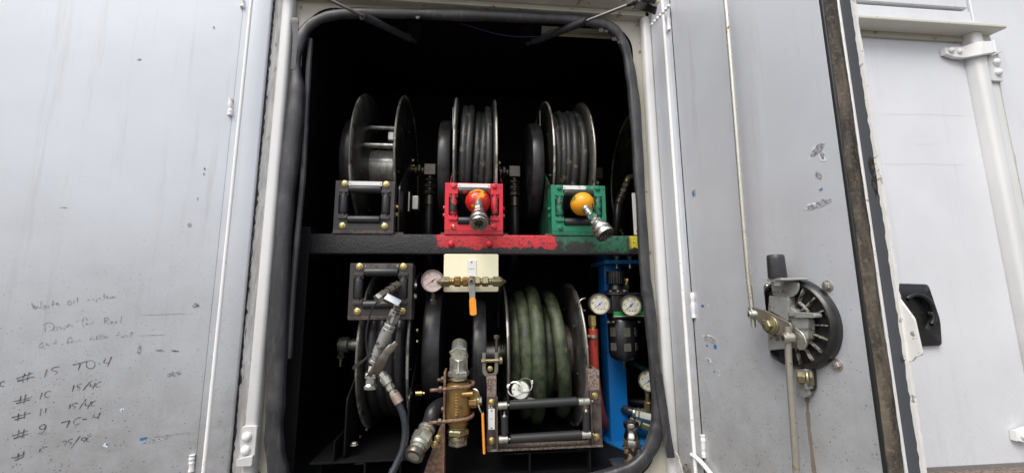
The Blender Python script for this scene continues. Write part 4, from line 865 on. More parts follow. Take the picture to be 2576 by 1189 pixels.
# guide: two upright angles, end blocks and four rollers
GY = 1.425
def px(x, y, D=GY): return A(x, y, D)
for s, (xa, xb, yt, yb) in ((-1, (1224, 1250, 948, 1128)), (1, (1482, 1512, 930, 1118))):
    pa, pb = px(xa, (yt+yb)/2), px(xb, (yt+yb)/2); zt, zb = px(xa, yt).z, px(xa, yb).z; zm = zb+(zt-zb)*.73; xm = (pa.x+pb.x)/2; W = pb.x-pa.x
    m = MB(); m.box((xm, GY+.018, (zt+zb)/2), (W*.92, .030, zt-zb)); m.box((xm+s*W*.4, GY+.14, zt-.012), (.006, .28, .024)); po = obj('guide_post', m, M_rustl, r6, .0015)
    m = MB(); m.box((xm, GY-.0005, (zm+zb)/2), (W*.98, .006, zm-zb)); m.box((xm-s*W*.49, GY-.012, (zm+zb)/2), (.004, .028, zm-zb)); fp = obj('face_plate', m, M_gblack, po, .001)
    for yy in ((zm-.020), (zb+.026)): bolt(fp, (xm, GY-.0035, yy), (0, -1, 0), .0085, M_zinc)
    if s < 0:
        m = MB(); m.box((xm-.001, GY-.0045, zb+.095), (W*.62, .0015, .066)); lp = obj('label_plate', m, M_label, fp)
        for zz in (.123, .067): bolt(lp, (xm-.001, GY-.0053, zb+zz), (0, -1, 0), .003, M_steel, 'screw')
        m = MB()
        for k in range(4): m.box((xm-.006+k*.003, GY-.0055, zb+.096), (.0015, .0004, .003))
        obj('label_print', m, M_inkp, lp)
        m = MB()
        for k in range(5):
            q = px(1230+k*2.2, 1020+7*math.sin(k*2.1)); m.box((q.x, GY-.0042, q.z), (.0022, .0006, .008+.003*(k % 2)))
        obj('chalk_scrawl', m, M_label, fp)
def roll6(xa, ya, xb, yb, r, nm='roller'):
    a, b = px(xa, ya, GY-.02), px(xb, yb, GY-.02); L = (b-a).length
    m = MB(); m.lathe([(r-.003, 0), (r, .003), (r, L-.003), (r-.003, L)], 24, frame(a, b-a)); return obj(nm, m, M_roller, r6)
roll6(1281, 1018, 1452, 1008, .0145); roll6(1283, 1103, 1462, 1092, .0145); roll6(1269, 1045, 1270, 1090, .0125); roll6(1474, 1032, 1475, 1082, .0125)
for xa, ya, xb, yb in ((1252, 1020, 1282, 1018), (1454, 1010, 1490, 1008), (1254, 1105, 1284, 1103), (1462, 1093, 1492, 1091)):
    a, b = px(xa, ya, GY-.02), px(xb, yb, GY-.02); m = MB(); m.stack(a, b-a, [((b-a).length*.8, .0125, 20), ((b-a).length*.25, .004, 10)]); obj('roller_end_block', m, M_zsteel, r6)
for xa, ya in ((1269, 1036), (1474, 1023), (1270, 1096), (1475, 1086)):
    a = px(xa, ya, GY-.02); m = MB(); m.stack(a+V((0, 0, .004)), (0, 0, -1), [(.010, .0035, 10), (.008, .0035, 14, .010)]); obj('roller_pin', m, M_steel, r6)
a, b = px(1226, 1131), px(1516, 1120); m = MB(); m.box(((a.x+b.x)/2, GY+.02, (a.z+b.z)/2), (b.x-a.x, .05, .007)); obj('guide_base_bar', m, M_rustl, r6, .001)
m = MB(); m.box((.275, 1.76, -.537), (.36, .58, .006)); obj('base_plate', m, M_base, r6)
for x, y in ((1333, 1134), (1484, 1124)):
    a = px(x, y, 1.43); m = MB(); m.box((a.x, 1.445, a.z-.045), (.006, .03, .075)); m.box((a.x-.025, 1.445, a.z-.006), (.055, .03, .005)); obj('foot', m, M_base, r6, .001)
# brake shackle above the left post
p = A(1233, 922, 1.47); m = MB()
m.tube(smoothpath([p+V((-.022, 0, .05)), p+V((-.022, 0, .0)), p+V((-.018, 0, -.022)), p+V((0, 0, -.028)), p+V((.018, 0, -.022)), p+V((.022, 0, 0)), p+V((.022, 0, .05))], 5), .006, prof=[(-1, -.5), (-1, .5), (1, .5), (1, -.5)], up=(0, -1, 0)); sh = obj('brake_shackle', m, M_steel, r6)
m = MB(); m.box(p+V((0, 0, .018)), (.044, .01, .005)); obj('shackle_bar', m, M_steel, sh); bolt(sh, p+V((0, -.004, -.006)), (0, -1, 0), .007, M_zinc)
m = MB(); m.stack(A(1210, 907, 1.46), (1, 0, 0), [(.014, .008, 6), (.05, .0065, 12), (.012, .014, 20)]); obj('brake_pin', m, M_olive, r6)
m = MB(); m.stack(A(1249, 842, 1.50), (0, 0, -1), [(.016, .011, 6), (.045, .006, 10)]); obj('brake_stud', m, M_dsteel, r6)

# ---------------------------------------------------------------- camlock dust cap with split rings
p = A(1309, 980, 1.475); cap_ = thing('dust_cap', p, 'silver camlock dust cap with two split rings, before the green hose', 'cap')
F_ = frame(p, (-.15, -1, .35))
m = MB(); m.lathe([(.036, -.045), (.036, -.012), (.033, -.008), (.033, -.003), (.030, 0), (.012, .001), (.001, -.001)], 32, F_); obj('cap_body', m, M_zsteel, cap_)
m = MB(); m.prism(fillet([(.02, -.02), (.055, -.028), (.058, -.05), (.03, -.05)], .006), -.03, -.015, F_); obj('cam_lever', m, M_dsteel, cap_)
for s, c in ((-1, (-.020, .002)), (1, (.018, .016))):
    m = MB(); m.tube([F_ @ V((c[0]+.024*math.cos(a*.2), c[1]+.024*math.sin(a*.2), .006+.006*math.sin(a*.1+s))) for a in range(0, 60)], .0018, 6); rg = obj('split_ring', m, M_chrome, cap_)
    m = MB(); m.stack(F_ @ V((c[0]+s*.024, c[1]+.004, .006)), F_.to_3x3() @ V((0, 1, 0)), [(.012, .0042, 12)]); obj('crimp', m, M_label, rg)

# ---------------------------------------------------------------- valve plate under the beam
y_ = 1.485; a, b = A(1117, 645, y_), A(1254, 733, y_)
vp = thing('valve_plate', ((a.x+b.x)/2, y_, b.z), 'cream plate under the beam carrying a small ball valve with orange handle', 'valve')
m = MB(); m.prism(rrect(a.x, b.z, b.x, a.z+.01, .006), 0, .005, Matrix(((1, 0, 0, 0), (0, 0, -1, y_+.006), (0, 1, 0, 0), (0, 0, 0, 1)))); obj('plate', m, M_cream, vp, .001)
c0, c1 = A(1175, 654, y_), A(1198, 705, y_); m = MB(); m.box(((c0.x+c1.x)/2, y_-.0005, (c0.z+c1.z)/2), (c1.x-c0.x, .002, c0.z-c1.z)); tg = obj('tag', m, M_label, vp)
for yy in (658, 696): bolt(tg, A(1186, yy, y_-.002), (0, -1, 0), .0035, M_steel, 'screw')
m = MB()
for k in range(5): q = A(1180+k*3, 676, y_-.0018); m.box(q, (.0024, .0004, .0035))
obj('tag_print', m, M_inkp, tg)
yc = y_-.035; c = A(1186, 708, yc)
for s in (-1, 1):
    m = MB(); e = m.stack(c+V((s*.012, 0, 0)), (s, 0, 0), [(.020, .0175, 6), (.006, .013, 20), (.024, .0185, 6), (.010, .013, 20), (.006, .014, 20)]); obj('pipe_union', m, M_brass if s < 0 else M_olive, vp)
    m = MB(); w_ = .019; m.add([(e.x, e.y-w_, e.z), (e.x, e.y, e.z+w_), (e.x, e.y+w_, e.z), (e.x, e.y, e.z-w_), (e.x+s*.030, e.y-w_, e.z), (e.x+s*.026, e.y, e.z+w_), (e.x+s*.022, e.y+w_, e.z), (e.x+s*.026, e.y, e.z-w_), (e.x+s*.052, e.y+.010, e.z)],
        [(0, 1, 2, 3), (0, 4, 5, 1), (1, 5, 6, 2), (2, 6, 7, 3), (3, 7, 4, 0), (4, 8, 5), (5, 8, 6), (6, 8, 7), (7, 8, 4)]); obj('pipe_elbow', m, M_olive, vp, .0015)
m = MB(); m.stack(c+V((0, .02, 0)), (0, -1, 0), [(.03, .0215, 8), (.006, .016, 20)]); obj('valve_body', m, M_brass, vp)
def lever(root, P0, P1, w0, w1, split, Yoff, m1, m2, th=.004):
    d = P1-P0; q = V((-d.z, 0, d.x)).normalized(); n_ = d.cross(q).normalized()
    def seg(ta, tb, wa, wb, t_, mat, nm, rnd=False):
        A_, B_ = P0+d*ta, P0+d*tb; m = MB(); F2 = frame(A_, n_, q)
        L = (B_-A_).length; Fm = Matrix(((d.normalized().x, q.x, n_.x, A_.x), (d.normalized().y, q.y, n_.y, A_.y), (d.normalized().z, q.z, n_.z, A_.z), (0, 0, 0, 1)))
        P = fillet([(0, -wa), (L, -wb), (L, wb), (0, wa)], wb*.8 if rnd else .002, 5); m.prism(P, -t_, t_, Fm); return obj(nm, m, mat, root, .0012)
    h_ = seg(0, split, w0, w0*.85, th*.6, m1, 'handle_stem'); seg(split-.02, 1, w1, w1*1.08, th*1.4, m2, 'handle_grip', True)
lever(vp, c+V((0, -.028, .004)), A(1191, 793, yc-.03), .012, .0115, .52, 0, M_steel, M_orange)
m = MB(); m.stack(c+V((0, -.026, 0)), (0, -1, 0), [(.010, .0125, 6), (.003, .008, 16)]); nt_ = obj('handle_nut', m, M_steel, vp)
m = MB(); m.lathe([(.006, .0132), (.0055, .0134)], 12, frame(c+V((0, -.026, 0)), (0, -1, 0))); obj('stem_end', m, M_dark, nt_)

# ---------------------------------------------------------------- pressure gauges
def gauge(parent, c, r, n, mdial, needle=-142, mcase=None, mring=M_steel, mink=M_ink, as_thing=None):
    F_ = frame(c, n)
    cs = MB(); cs.lathe([(r*.92, -r*.75), (r*.97, -r*.7), (r*.97, -.001)], 40, F_); case = obj('gauge_case', cs, mcase or M_plastic, parent)
    m = MB(); m.lathe([(r*.97, -.004), (r*1.0, -.001), (r*1.0, .004), (r*.955, .0068), (r*.89, .0062), (r*.87, .002), (r*.87, -.002)], 44, F_, cap=False); obj('bezel', m, mring, parent)
    m = MB(); m.lathe([(r*.90, .0002), (.0005, .0002)], 40, F_, cap=False); dl = obj('dial', m, mdial, parent)
    m = MB(); m.lathe([(r*.50, .0005), (.0005, .0005)], 32, F_, cap=False); obj('dial_centre', m, M_diali if mdial is M_dial else mdial, dl)
    m = MB()
    for k in range(51):
        a = R_(225-270*k/50); l_ = .10 if k % 10 == 0 else (.07 if k % 5 == 0 else .04)
        m.box((r*(.84-l_/2), 0, .0007), (r*l_, r*.014, .0002), F_ @ Matrix.Rotation(a, 4, 'Z'))
    for k, t_ in enumerate(('40', '80', '120', '160', '200')):
        a = R_(225-270*(k+1)/5); vs, fs = textmesh(t_, r*.22); m.add(vs, fs, F_ @ Matrix.Rotation(a-math.pi/2, 4, 'Z') @ Matrix.Translation((0, r*.64, .0008)))
    obj('dial_print', m, mink, dl, smooth=False)
    m = MB()
    for k in range(1, 8):
        a = R_(225-270*k/7.2); vs, fs = textmesh(str(2*k), r*.15); m.add(vs, fs, F_ @ Matrix.Translation((r*.38*math.cos(a), r*.38*math.sin(a), .0009)))
    m.ring(r*.492, r*.505, .0007, .0009, 40, F_); obj('inner_scale', m, M_inkp, dl, smooth=False)
    for s in (-1, 1):
        m = MB(); m.lathe([(r*.055, .0006), (r*.05, .0012)], 12, F_ @ Matrix.Translation((s*r*.14, -r*.50, 0))); obj('dial_screw', m, mink, dl)
    m = MB(); N_ = F_ @ Matrix.Rotation(R_(needle), 4, 'Z'); m.add([(-r*.30, -r*.07, .003), (-r*.24, 0, .003), (r*.74, -r*.010, .003), (r*.74, r*.010, .003), (-r*.30, r*.07, .003), (-r*.1, r*.03, .003), (-r*.1, -r*.03, .003)], [(0, 6, 1), (1, 5, 4), (6, 2, 3, 5)], N_)
    m.lathe([(r*.075, .002), (r*.075, .0042)], 16, F_); obj('needle', m, M_ink, parent, smooth=False)
    m = MB(); m.lathe([(r*.885, .0050), (.0005, .0050)], 36, F_, cap=False); obj('lens', m, M_glass, parent)
pg = A(1088, 706, 1.455)
g1 = thing('pressure_gauge', pg, 'round pressure gauge with pinkish dial left of the cream plate', 'gauge', 'pressure gauges')
gauge(g1, pg, .0405, (.03, -1, -.05), M_dialp, mcase=M_steel, mink=M_inkp)
m = MB(); m.stack(pg+V((0, .025, -.02)), (0, .25, -1), [(.02, .010, 6), (.025, .008, 16), (.02, .012, 6)]); obj('stem', m, M_dsteel, g1)

# ---------------------------------------------------------------- filter regulator on the blue post
pst = thing('blue_post', A(1550, 1108, 1.72), 'bright blue square post on a chipped blue base plate', 'post')
zt = .20; a = A(1529, 900, 1.70); b = A(1574, 900, 1.70)
m = MB(); m.prism(rrect(a.x, 1.70, b.x, 1.79, .004, 2), -.595, zt); obj('post', m, M_blue, pst)
m = MB(); m.prism([(a.x-.02, 1.70), (a.x+.10, 1.46), (.86, 1.46), (.86, 1.86), (a.x-.02, 1.86)], -.598, -.590); bp_ = obj('base_plate', m, M_blued, pst, .001)
for x, y in ((1572, 1128), (1612, 1128)): bolt(bp_, A(x, y, 1.64), (0, 0, 1), .013, M_dsteel)
m = MB(); m.prism([(a.x-.03, 1.60), (.80, 1.60), (.80, 1.80), (a.x-.03, 1.80)], .135, .150); obj('top_plate', m, M_blued, pst, .001)
for x in (1551, 1584):
    p = A(x, 655, 1.63); m = MB(); m.stack(p+V((0, 0, .02)), (0, 0, -1), [(.014, .013, 6), (.018, .012, 6), (.022, .006, 12)]); obj('bracket_bolt', m, M_zsteel, pst)
p = A(1568, 765, 1.58); fr = thing('filter_regulator', p, 'black air filter regulator with ribbed knob and two cream gauges', 'regulator')
c = A(1572, 768, 1.60); hw, hh = .066, .052
m = MB(); m.box(c, (hw*2, .075, hh*2)); m.box(c+V((0, 0, hh-.006)), (hw*2.08, .08, .010)); m.box(c+V((-.085, .0, 0)), (.05, .05, .06)); obj('body', m, M_plastic, fr, .003)
m = MB(); q = A(1552, 800, 1.561); m.box(c+V((0, -.0385, -hh*.62)), (hw*1.9, .001, .020)); gl = obj('green_label', m, M_greenlab, fr)
m = MB(); m.box(c+V((0, -.0392, -hh*.62-.0085)), (hw*1.9, .0006, .003)); obj('label_stripe', m, M_label, gl)
k = A(1550, 735, 1.60); m = MB(); m.lathe([(.050, 0), (.050, .010), (.032, .020), (.026, .040), (.034, .046)], 32, frame(k+V((0, 0, -.008)), (0, 0, 1))); obj('bonnet', m, M_plastic, fr)
m = MB(); prof = []
for i in range(48): rr = .0365 if i % 2 else .0345; prof.append((rr*math.cos(2*math.pi*i/48), rr*math.sin(2*math.pi*i/48)))
m.prism(prof, 0, .052, frame(k+V((0, 0, .034)), (0, 0, 1))); obj('adjusting_knob', m, M_plastic, fr, .001)
for t_ in (-140, -100, -60, -20): bolt(fr, k+V((.042*math.cos(R_(t_)), .042*math.sin(R_(t_)), .003)), (0, 0, 1), .0055, M_zsteel)
# bowl with guard windows
k = A(1564, 802, 1.60); m = MB(); zb = A(1564, 905, 1.60).z-k.z
m.lathe([(.050, 0), (.056, -.008), (.056, zb+.03), (.050, zb+.012), (.034, zb), (.012, zb-.004)], 36, Matrix.Translation(k)); bw = obj('bowl_guard', m, M_plastic, fr)
for row, (z0, z1) in enumerate(((-.030, -.065), (-.090, -.120))):
    for t_ in (-150, -93, -40):
        m = MB(); F2 = frame(k+V((.0555*math.cos(R_(t_)), .0555*math.sin(R_(t_)), (z0+z1)/2)), (math.cos(R_(t_)), math.sin(R_(t_)), 0)); m.prism(rrect(-.014, (z1-z0)/2, .014, (z0-z1)/2, .003), 0, .0015, F2); obj('bowl_window', m, M_bowl, bw)
m = MB(); m.stack(k+V((0, 0, zb-.002)), (0, 0, -1), [(.008, .010, 6), (.012, .006, 12, .004), (.010, .0035, 10)]); obj('drain_cock', m, M_dsteel, fr)
for x in (1531, 1543, 1608): bolt(fr, A(x, 808, 1.56), (0, -.2, -1), .0065, M_zsteel)
gauge(fr, A(1508, 764, 1.515), .0405, (-.05, -1, -.04), M_dial); gauge(fr, A(1587, 768, 1.515), .0410, (-.10, -1, -.04), M_dial)
m = MB(); m.stack(A(1576, 728, 1.62), (0, 0, 1), [(.018, .012, 6), (.012, .010, 16), (.016, .0125, 4)]); obj('top_fitting', m, M_brassl, fr)
m = MB(); m.box(A(1612, 765, 1.60), (.018, .03, .04)); obj('outlet_fitting', m, M_brassl, fr, .002)
# red air line with brass fittings
p = A(1490, 792, 1.56); al = thing('red_air_hose', A(1500, 1030, 1.66), 'faded red rubber air hose hanging from brass fittings beside the blue post', 'hose')
m = MB(); e = m.stack(p, (.02, .02, -1), [(.042, .0165, 6), (.010, .013, 20), (.014, .0145, 20)]); obj('brass_fitting', m, M_brassl, al)
m = MB(); q = [e+V((0, 0, .012)), A(1493, 880, 1.57), A(1496, 940, 1.58), A(1504, 1000, 1.62), A(1516, 1050, 1.70), A(1540, 1085, 1.85)]; m.tube(smoothpath(q, 8), [.0190]*41, 16); obj('hose', m, M_redhose, al)
m = MB(); m.ring(.0185, .0205, -.006, .006, 24, frame(A(1491, 845, 1.563), (.02, .02, 1))); cl = obj('hose_clamp', m, M_zsteel, al)
m = MB(); m.stack(A(1478, 845, 1.545), (1, 0, 0), [(.008, .005, 8)]); obj('clamp_screw', m, M_zinc, cl)
m = MB(); m.tube([A(1490, 765, 1.56)+V((-.03+.024*math.cos(a*.25), 0, .024*math.sin(a*.25)))for a in range(6, 20)], .002, 6); obj('wire_loop', m, M_steel, al)

# ---------------------------------------------------------------- hoses and fittings in the lower right corner
th = thing('teal_hose', A(1600, 915, 1.8), 'thin teal hose running behind the blue post', 'hose')
m = MB(); m.tube(smoothpath([A(1470, 875, 2.1), A(1510, 893, 2.0), A(1570, 905, 1.9), A(1610, 922, 1.80), A(1660, 945, 1.72)], 6), .0115, 12); obj('hose', m, M_teal, th)
for i, (ya, yb, lab) in enumerate(((1005, 1012, 'black hose crossing behind the blue post, upper of the pair'), (1020, 1035, 'black hose crossing behind the blue post, lower of the pair'))):
    m = MB(); m.tube(smoothpath([A(1500, ya, 2.0), A(1560, (ya+yb)/2-3, 1.9), A(1610, yb-2, 1.85), A(1680, yb, 1.8)], 6), .020, 12); tag(obj('black_hose', m, M_hosec), lab, 'hose', 'black hoses behind the post')
p = A(1633, 957, 1.60); g3 = thing('pressure_gauge', p, 'pressure gauge half hidden by the seal at the right edge', 'gauge', 'pressure gauges')
gauge(g3, p, .042, (-.55, -1, -.1), M_dial, mcase=M_bluehose)
m = MB(); m.stack(p+V((0, .02, -.035)), (0, .1, -1), [(.02, .011, 6), (.03, .009, 16), (.04, .014, 6)]); obj('stem', m, M_brassl, g3)
pf = thing('pipe_fitting', A(1620, 1045, 1.65), 'zinc hose union with blue-grey hose near the right corner', 'fitting')
a, b = A(1578, 1032, 1.68), A(1650, 1050, 1.62); m = MB(); e = m.stack(A(1592, 1036, 1.67), b-a, [(.012, .018, 20), (.016, .022, 6), (.05, .024, 6), (.03, .019, 20)]); obj('union', m, M_zsteel, pf)
m = MB(); m.tube(smoothpath([A(1596, 1036, 1.67), A(1572, 1030, 1.70), A(1545, 1030, 1.80), A(1500, 1040, 1.95)], 6), .0185, 14); obj('hose', m, M_bluehose, pf)
m = MB(); m.stack(A(1585, 1050, 1.70), b-a+V((0, 0, -.02)), [(.02, .018, 20), (.03, .024, 6), (.07, .022, 20)]); obj('lower_union', m, M_olive, pf)
# standing camlock adaptor
p = A(1592, 1158, 1.47); zc = p.z; ck = thing('camlock_adaptor', (p.x, 1.47, -.598), 'polished camlock adaptor standing on a rusty black pipe stub', 'coupling')
x_, y_ = p.x, 1.47; z0 = -.598; H = A(1592, 1060, 1.47).z-z0
m = MB(); m.lathe([(.030, 0), (.030, H*.46), (.027, H*.47)], 32, Matrix.Translation((x_, y_, z0))); obj('pipe_stub', m, plain('flaking_black_pipe', (.012, .012, .012), .4, var=.3, wear=(.24, .16, .10), wamt=.50, wscale=30, wmetal=.1), ck)
m = MB(); m.lathe([(.0305, H*.47), (.0315, H*.49), (.0315, H*.60), (.030, H*.62)], 8, Matrix.Translation((x_, y_, z0))); obj('hex_collar', m, M_steel, ck)
m = MB(); m.lathe([(.027, H*.62), (.0275, H*.70), (.0225, H*.76), (.021, H*.82), (.0235, H*.86), (.0265, H*.90), (.0275, H*.94), (.0265, H*.985), (.024, H), (.020, H), (.019, H*.9), (.019, H*.8)], 40, Matrix.Translation((x_, y_, z0)), cap=False); obj('adaptor', m, M_chrome, ck)
m = MB(); m.prism(rrect(-.07, -.05, .07, .05, .02), -.600+.002, -.600+.008, Matrix.Translation((x_, 1.49, 0))); obj('foot_pad', m, M_seal, ck)

# ---------------------------------------------------------------- brass ball valve on rusty bracket
D_ = 1.43
bv = thing('brass_ball_valve', A(1150, 1189, D_), 'large brass ball valve with orange handle clamped upright by two U-bolts', 'valve')
def zz(y, x=1152): return A(x, y, D_).z
xv = A(1153, 1000, D_).x
T_ = lambda prof, n=28: MB().lathe(prof, n, Matrix.Translation((xv, D_, 0)))
obj('valve_body', T_([(.026, zz(958)), (.040, zz(963)), (.043, zz(968)), (.043, zz(975)), (.0435, zz(1040)), (.041, zz(1052)), (.036, zz(1056)), (.034, zz(1066)), (.026, zz(1070))]), M_brass, bv)
m = MB()
# raised casting letters up the body: worn blocks
for k in range(9):
    q = zz(985+k*7.2); m.box((xv-.004, D_-.0432, q), (.010, .003, .0075)); 
for sx in (-.008, .001): m.box((xv-.004+sx+.0035, D_-.0425, (zz(980)+zz(1050))/2), (.0016, .003, zz(980)-zz(1050)))
obj('cast_lettering', m, M_brass, bv, .0012)
m = MB(); m.stack((xv, D_, zz(955)), (0, 0, 1), [(.010, .030, 24), (.022, .038, 6), (.008, .028, 24)]); obj('upper_nut', m, M_zsteel, bv)
for k in range(7):
    m = MB(); m.ring(.02, .0285-.0004*k, zz(935)+.002+k*.0042, zz(935)+.0045+k*.0042, 24, Matrix.Translation((xv, D_, 0))); obj('thread', m, M_zsteel, bv)
def sq_elbow(ztop, zbot, up, w=.028):
    m = MB(); z0, z1 = (zbot, ztop) if up else (ztop, zbot); s = 1 if up else -1
    c8 = [(xv+w*1.15*math.cos(R_(a)), D_+w*1.15*math.sin(R_(a))) for a in (-90, 0, 90, 180)]
    L = abs(z1-z0); vs = [(x, y, z0) for x, y in c8]+[(x, y, z0+s*L*(.62 if k == 0 else .78)) for k, (x, y) in enumerate(c8)]+[(xv, D_+.012, z1)]
    m.add(vs, [(0, 1, 2, 3), (0, 1, 5, 4), (1, 2, 6, 5), (2, 3, 7, 6), (3, 0, 4, 7), (4, 5, 8), (5, 6, 8), (6, 7, 8), (7, 4, 8)]); return obj('square_elbow', m, M_zsteel, bv, .004, 3)
sq_elbow(zz(886), zz(934), True); 
m = MB(); m.stack((xv, D_+.005, zz(893)), (0, .75, .45), [(.012, .034, 6), (.05, .027, 24)]); obj('elbow_nut', m, M_zsteel, bv)
m = MB(); m.stack((xv, D_, zz(1068)), (0, 0, -1), [(.010, .030, 24), (.020, .038, 6), (.020, .029, 24)]); obj('lower_nut', m, M_olive, bv)
sq_elbow(zz(1098), zz(1128), False)
# stem housing and bent handle
m = MB(); q = V((xv+.036, D_-.012, zz(1008))); m.stack(q, (1, -.15, 0), [(.03, .020, 8), (.008, .018, 20), (.006, .013, 20)]); m.stack(V((xv+.012, D_-.036, zz(985))), (1, 0, 0), [(.038, .010, 16)]); m.box((xv+.054, D_-.014, zz(992)), (.026, .03, .035)); obj('stem_housing', m, M_brass, bv, .002)
hp_ = [A(1190, 980, 1.41), A(1202, 983, 1.405), A(1205, 996, 1.405), A(1203, 1012, 1.405), A(1208, 1030, 1.40), A(1216, 1043, 1.40)]
m = MB(); m.tube(smoothpath(hp_, 6), .0085, prof=[(-1, -.22), (-1, .22), (1, .22), (1, -.22)], up=(1, 0, .3)); obj('handle_stem', m, M_steel, bv)
a, b = A(1214, 1038, 1.40), A(1218, 1138, 1.40); m = MB(); m.tube([a, a*.5+b*.5, b], [.0125, .0130, .0125], prof=rrect(-1, -.34, 1, .34, .3, 3), up=(1, 0, 0)); obj('handle_grip', m, M_orange, bv, .001)
m = MB(); m.stack(A(1200, 1006, 1.405), (1, 0, 0), [(.006, .010, 20), (.010, .0125, 6)]); obj('handle_nut', m, M_zsteel, bv)
# rusty bracket
rb = thing('rusty_bracket', A(1110, 1189, 1.43), 'rusty gusset bracket bolted behind the brass ball valve', 'bracket')
xe = A(1119, 1000, 1.43).x; zT, zB = A(1118, 932, 1.43).z, -.60
m = MB(); m.box((xe, 1.445, (zT+zB)/2), (.007, .075, zT-zB)); obj('upright_plate', m, M_rust, rb, .001)
q1, q2 = A(1117, 1062, 1.42), A(1056, 1210, 1.42); m = MB(); m.prism([(xe-.003, zB), (xe-.003, q1.z+.015), (q1.x-.016, q1.z-.02), (q2.x, zB)], 0, .006, Matrix(((1, 0, 0, 0), (0, 0, -1, 1.43), (0, 1, 0, 0), (0, 0, 0, 1)))); gs = obj('gusset', m, M_rust, rb, .001)
for x, y in ((1101, 1101), (1093, 1117)): bolt(gs, A(x, y, 1.424), (0, -1, 0), .0085, M_zinc)
for i, yy in enumerate((968, 1046)):
    z_ = zz(yy); P = [(xe-.045, D_-.048, z_-.004), (xe+.02, D_-.049, z_), (xv, D_-.0505, z_+.002), (xv+.035, D_-.042, z_+.004), (xv+.050, D_-.012, z_+.006), (xv+.046, D_+.02, z_+.006), (xv+.02, D_+.045, z_+.004), (xe-.03, D_+.048, z_+.01)]
    ub = thing('u_bolt', (xv, D_, z_), ('upper' if i == 0 else 'lower')+' rusty U-bolt around the brass ball valve', 'u-bolt', 'U-bolts on the brass valve')
    m = MB(); m.tube(smoothpath(P, 6), .0055, 10); obj('rod', m, M_rust, ub)
    for dy_, dz_ in ((-.048, -.002), (.048, .01)):
        m = MB(); m.stack((xe-.006, D_+dy_, z_+dz_), (-1, 0, 0), [(.012, .011, 6)]); obj('nut', m, M_dsteel, ub)

# ---------------------------------------------------------------- suction hose with big hex coupling
p0, p1 = A(1075, 1075, 1.43), A(1040, 1148, 1.345); dd_ = p1-p0; L = dd_.length
sh_ = thing('suction_hose', p0, 'thick black hose ending in a large steel hex coupling', 'hose')
m = MB(); e = m.stack(p0, dd_, [(L*.12, .029, 28), (L*.10, .025, 28), (L*.36, .034, 6), (L*.10, .0315, 28, .029), (L*.06, .025, 28), (L*.10, .027, 28)]); obj('hex_coupling', m, M_zsteel, sh_)
m = MB(); F_ = frame(e, dd_); m.lathe([(.026, -.004), (.030, 0), (.0305, L*.14), (.029, L*.16), (.021, L*.16), (.020, L*.155), (.001, L*.15)], 36, F_, cap=False); obj('ferrule_end', m, M_dsteel, sh_)
m = MB(); m.lathe([(.0185, L*.158), (.001, L*.162)], 32, F_, cap=False); obj('end_plug', m, M_zsteel, sh_)
m = MB(); q = [p0-dd_.normalized()*-.01, p0-dd_.normalized()*.03, A(1090, 1035, 1.47), A(1112, 1018, 1.53), A(1150, 1010, 1.62), A(1190, 1015, 1.75)]; m.tube(smoothpath(q, 8), .0265, 18); obj('hose', m, M_hosec, sh_)

# ---------------------------------------------------------------- oil control nozzle hanging in the lower left guide
oz = thing('oil_nozzle', A(960, 880, 1.40), 'steel oil control nozzle hanging down from the lower left roller guide', 'nozzle')
a, b = A(1003, 715, 1.43), A(955, 748, 1.375)
m = MB(); e = m.stack(a, b-a, [(.020, .0155, 24), (.006, .0185, 24), (.018, .0150, 24), (.006, .0185, 24), (.014, .0150, 24), (.022, .0185, 6)]); obj('inlet_swivel', m, M_dsteel, oz)
m = MB(); m.stack(e-(b-a).normalized()*.002, b-a, [(.016, .0175, 6)]); obj('inlet_nut', m, M_zsteel, oz)
a2, b2 = A(962, 743, 1.385), A(1006, 766, 1.385); m = MB(); m.stack(a2, b2-a2, [((b2-a2).length, .0175, 4)]); obj('swivel_block', m, M_chrome, oz, .002)
a3, b3 = A(1000, 772, 1.39), A(936, 925, 1.43); d3 = b3-a3; L3 = d3.length
m = MB(); e3 = m.stack(a3, d3, [(L3*.05, .013, 20), (L3*.20, .0195, 6), (L3*.03, .014, 20), (L3*.06, .0205, 6), (L3*.46, .0205, 20), (L3*.06, .016, 20), (L3*.06, .020, 20)]); obj('barrel', m, plain('flaked_grey_barrel', (.30, .30, .28), .5, .3, var=.2, wear=(.055, .05, .045), wamt=.52, wscale=26, wmetal=.1), oz)
q = [A(998, 862, 1.40), A(975, 885, 1.39), A(958, 915, 1.39), A(945, 935, 1.395)]; m = MB(); m.tube(smoothpath(q, 6), [.010]*3+[.015]*6+[.018]*6+[.016]*4, prof=rrect(-1, -.5, 1, .5, .4, 3), up=(0, -1, 0)); obj('trigger_guard', m, M_dsteel, oz)
m = MB(); m.tube(smoothpath([A(944, 915, 1.40), A(935, 935, 1.395), A(925, 950, 1.40)], 5), .008, prof=rrect(-1, -.4, 1, .4, .3, 3), up=(0, -1, 0)); obj('trigger', m, M_dsteel, oz)
# camlock swivel below
c = A(934, 950, 1.42); m = MB(); m.lathe([(.015, .03), (.017, .012), (.024, .009), (.0255, .004), (.0255, -.008), (.021, -.012), (.0205, -.026), (.026, -.032), (.0265, -.040), (.025, -.043)], 36, frame(c+V((0, 0, .010)), (.06, 0, 1))); obj('camlock_cap', m, M_chrome, oz)
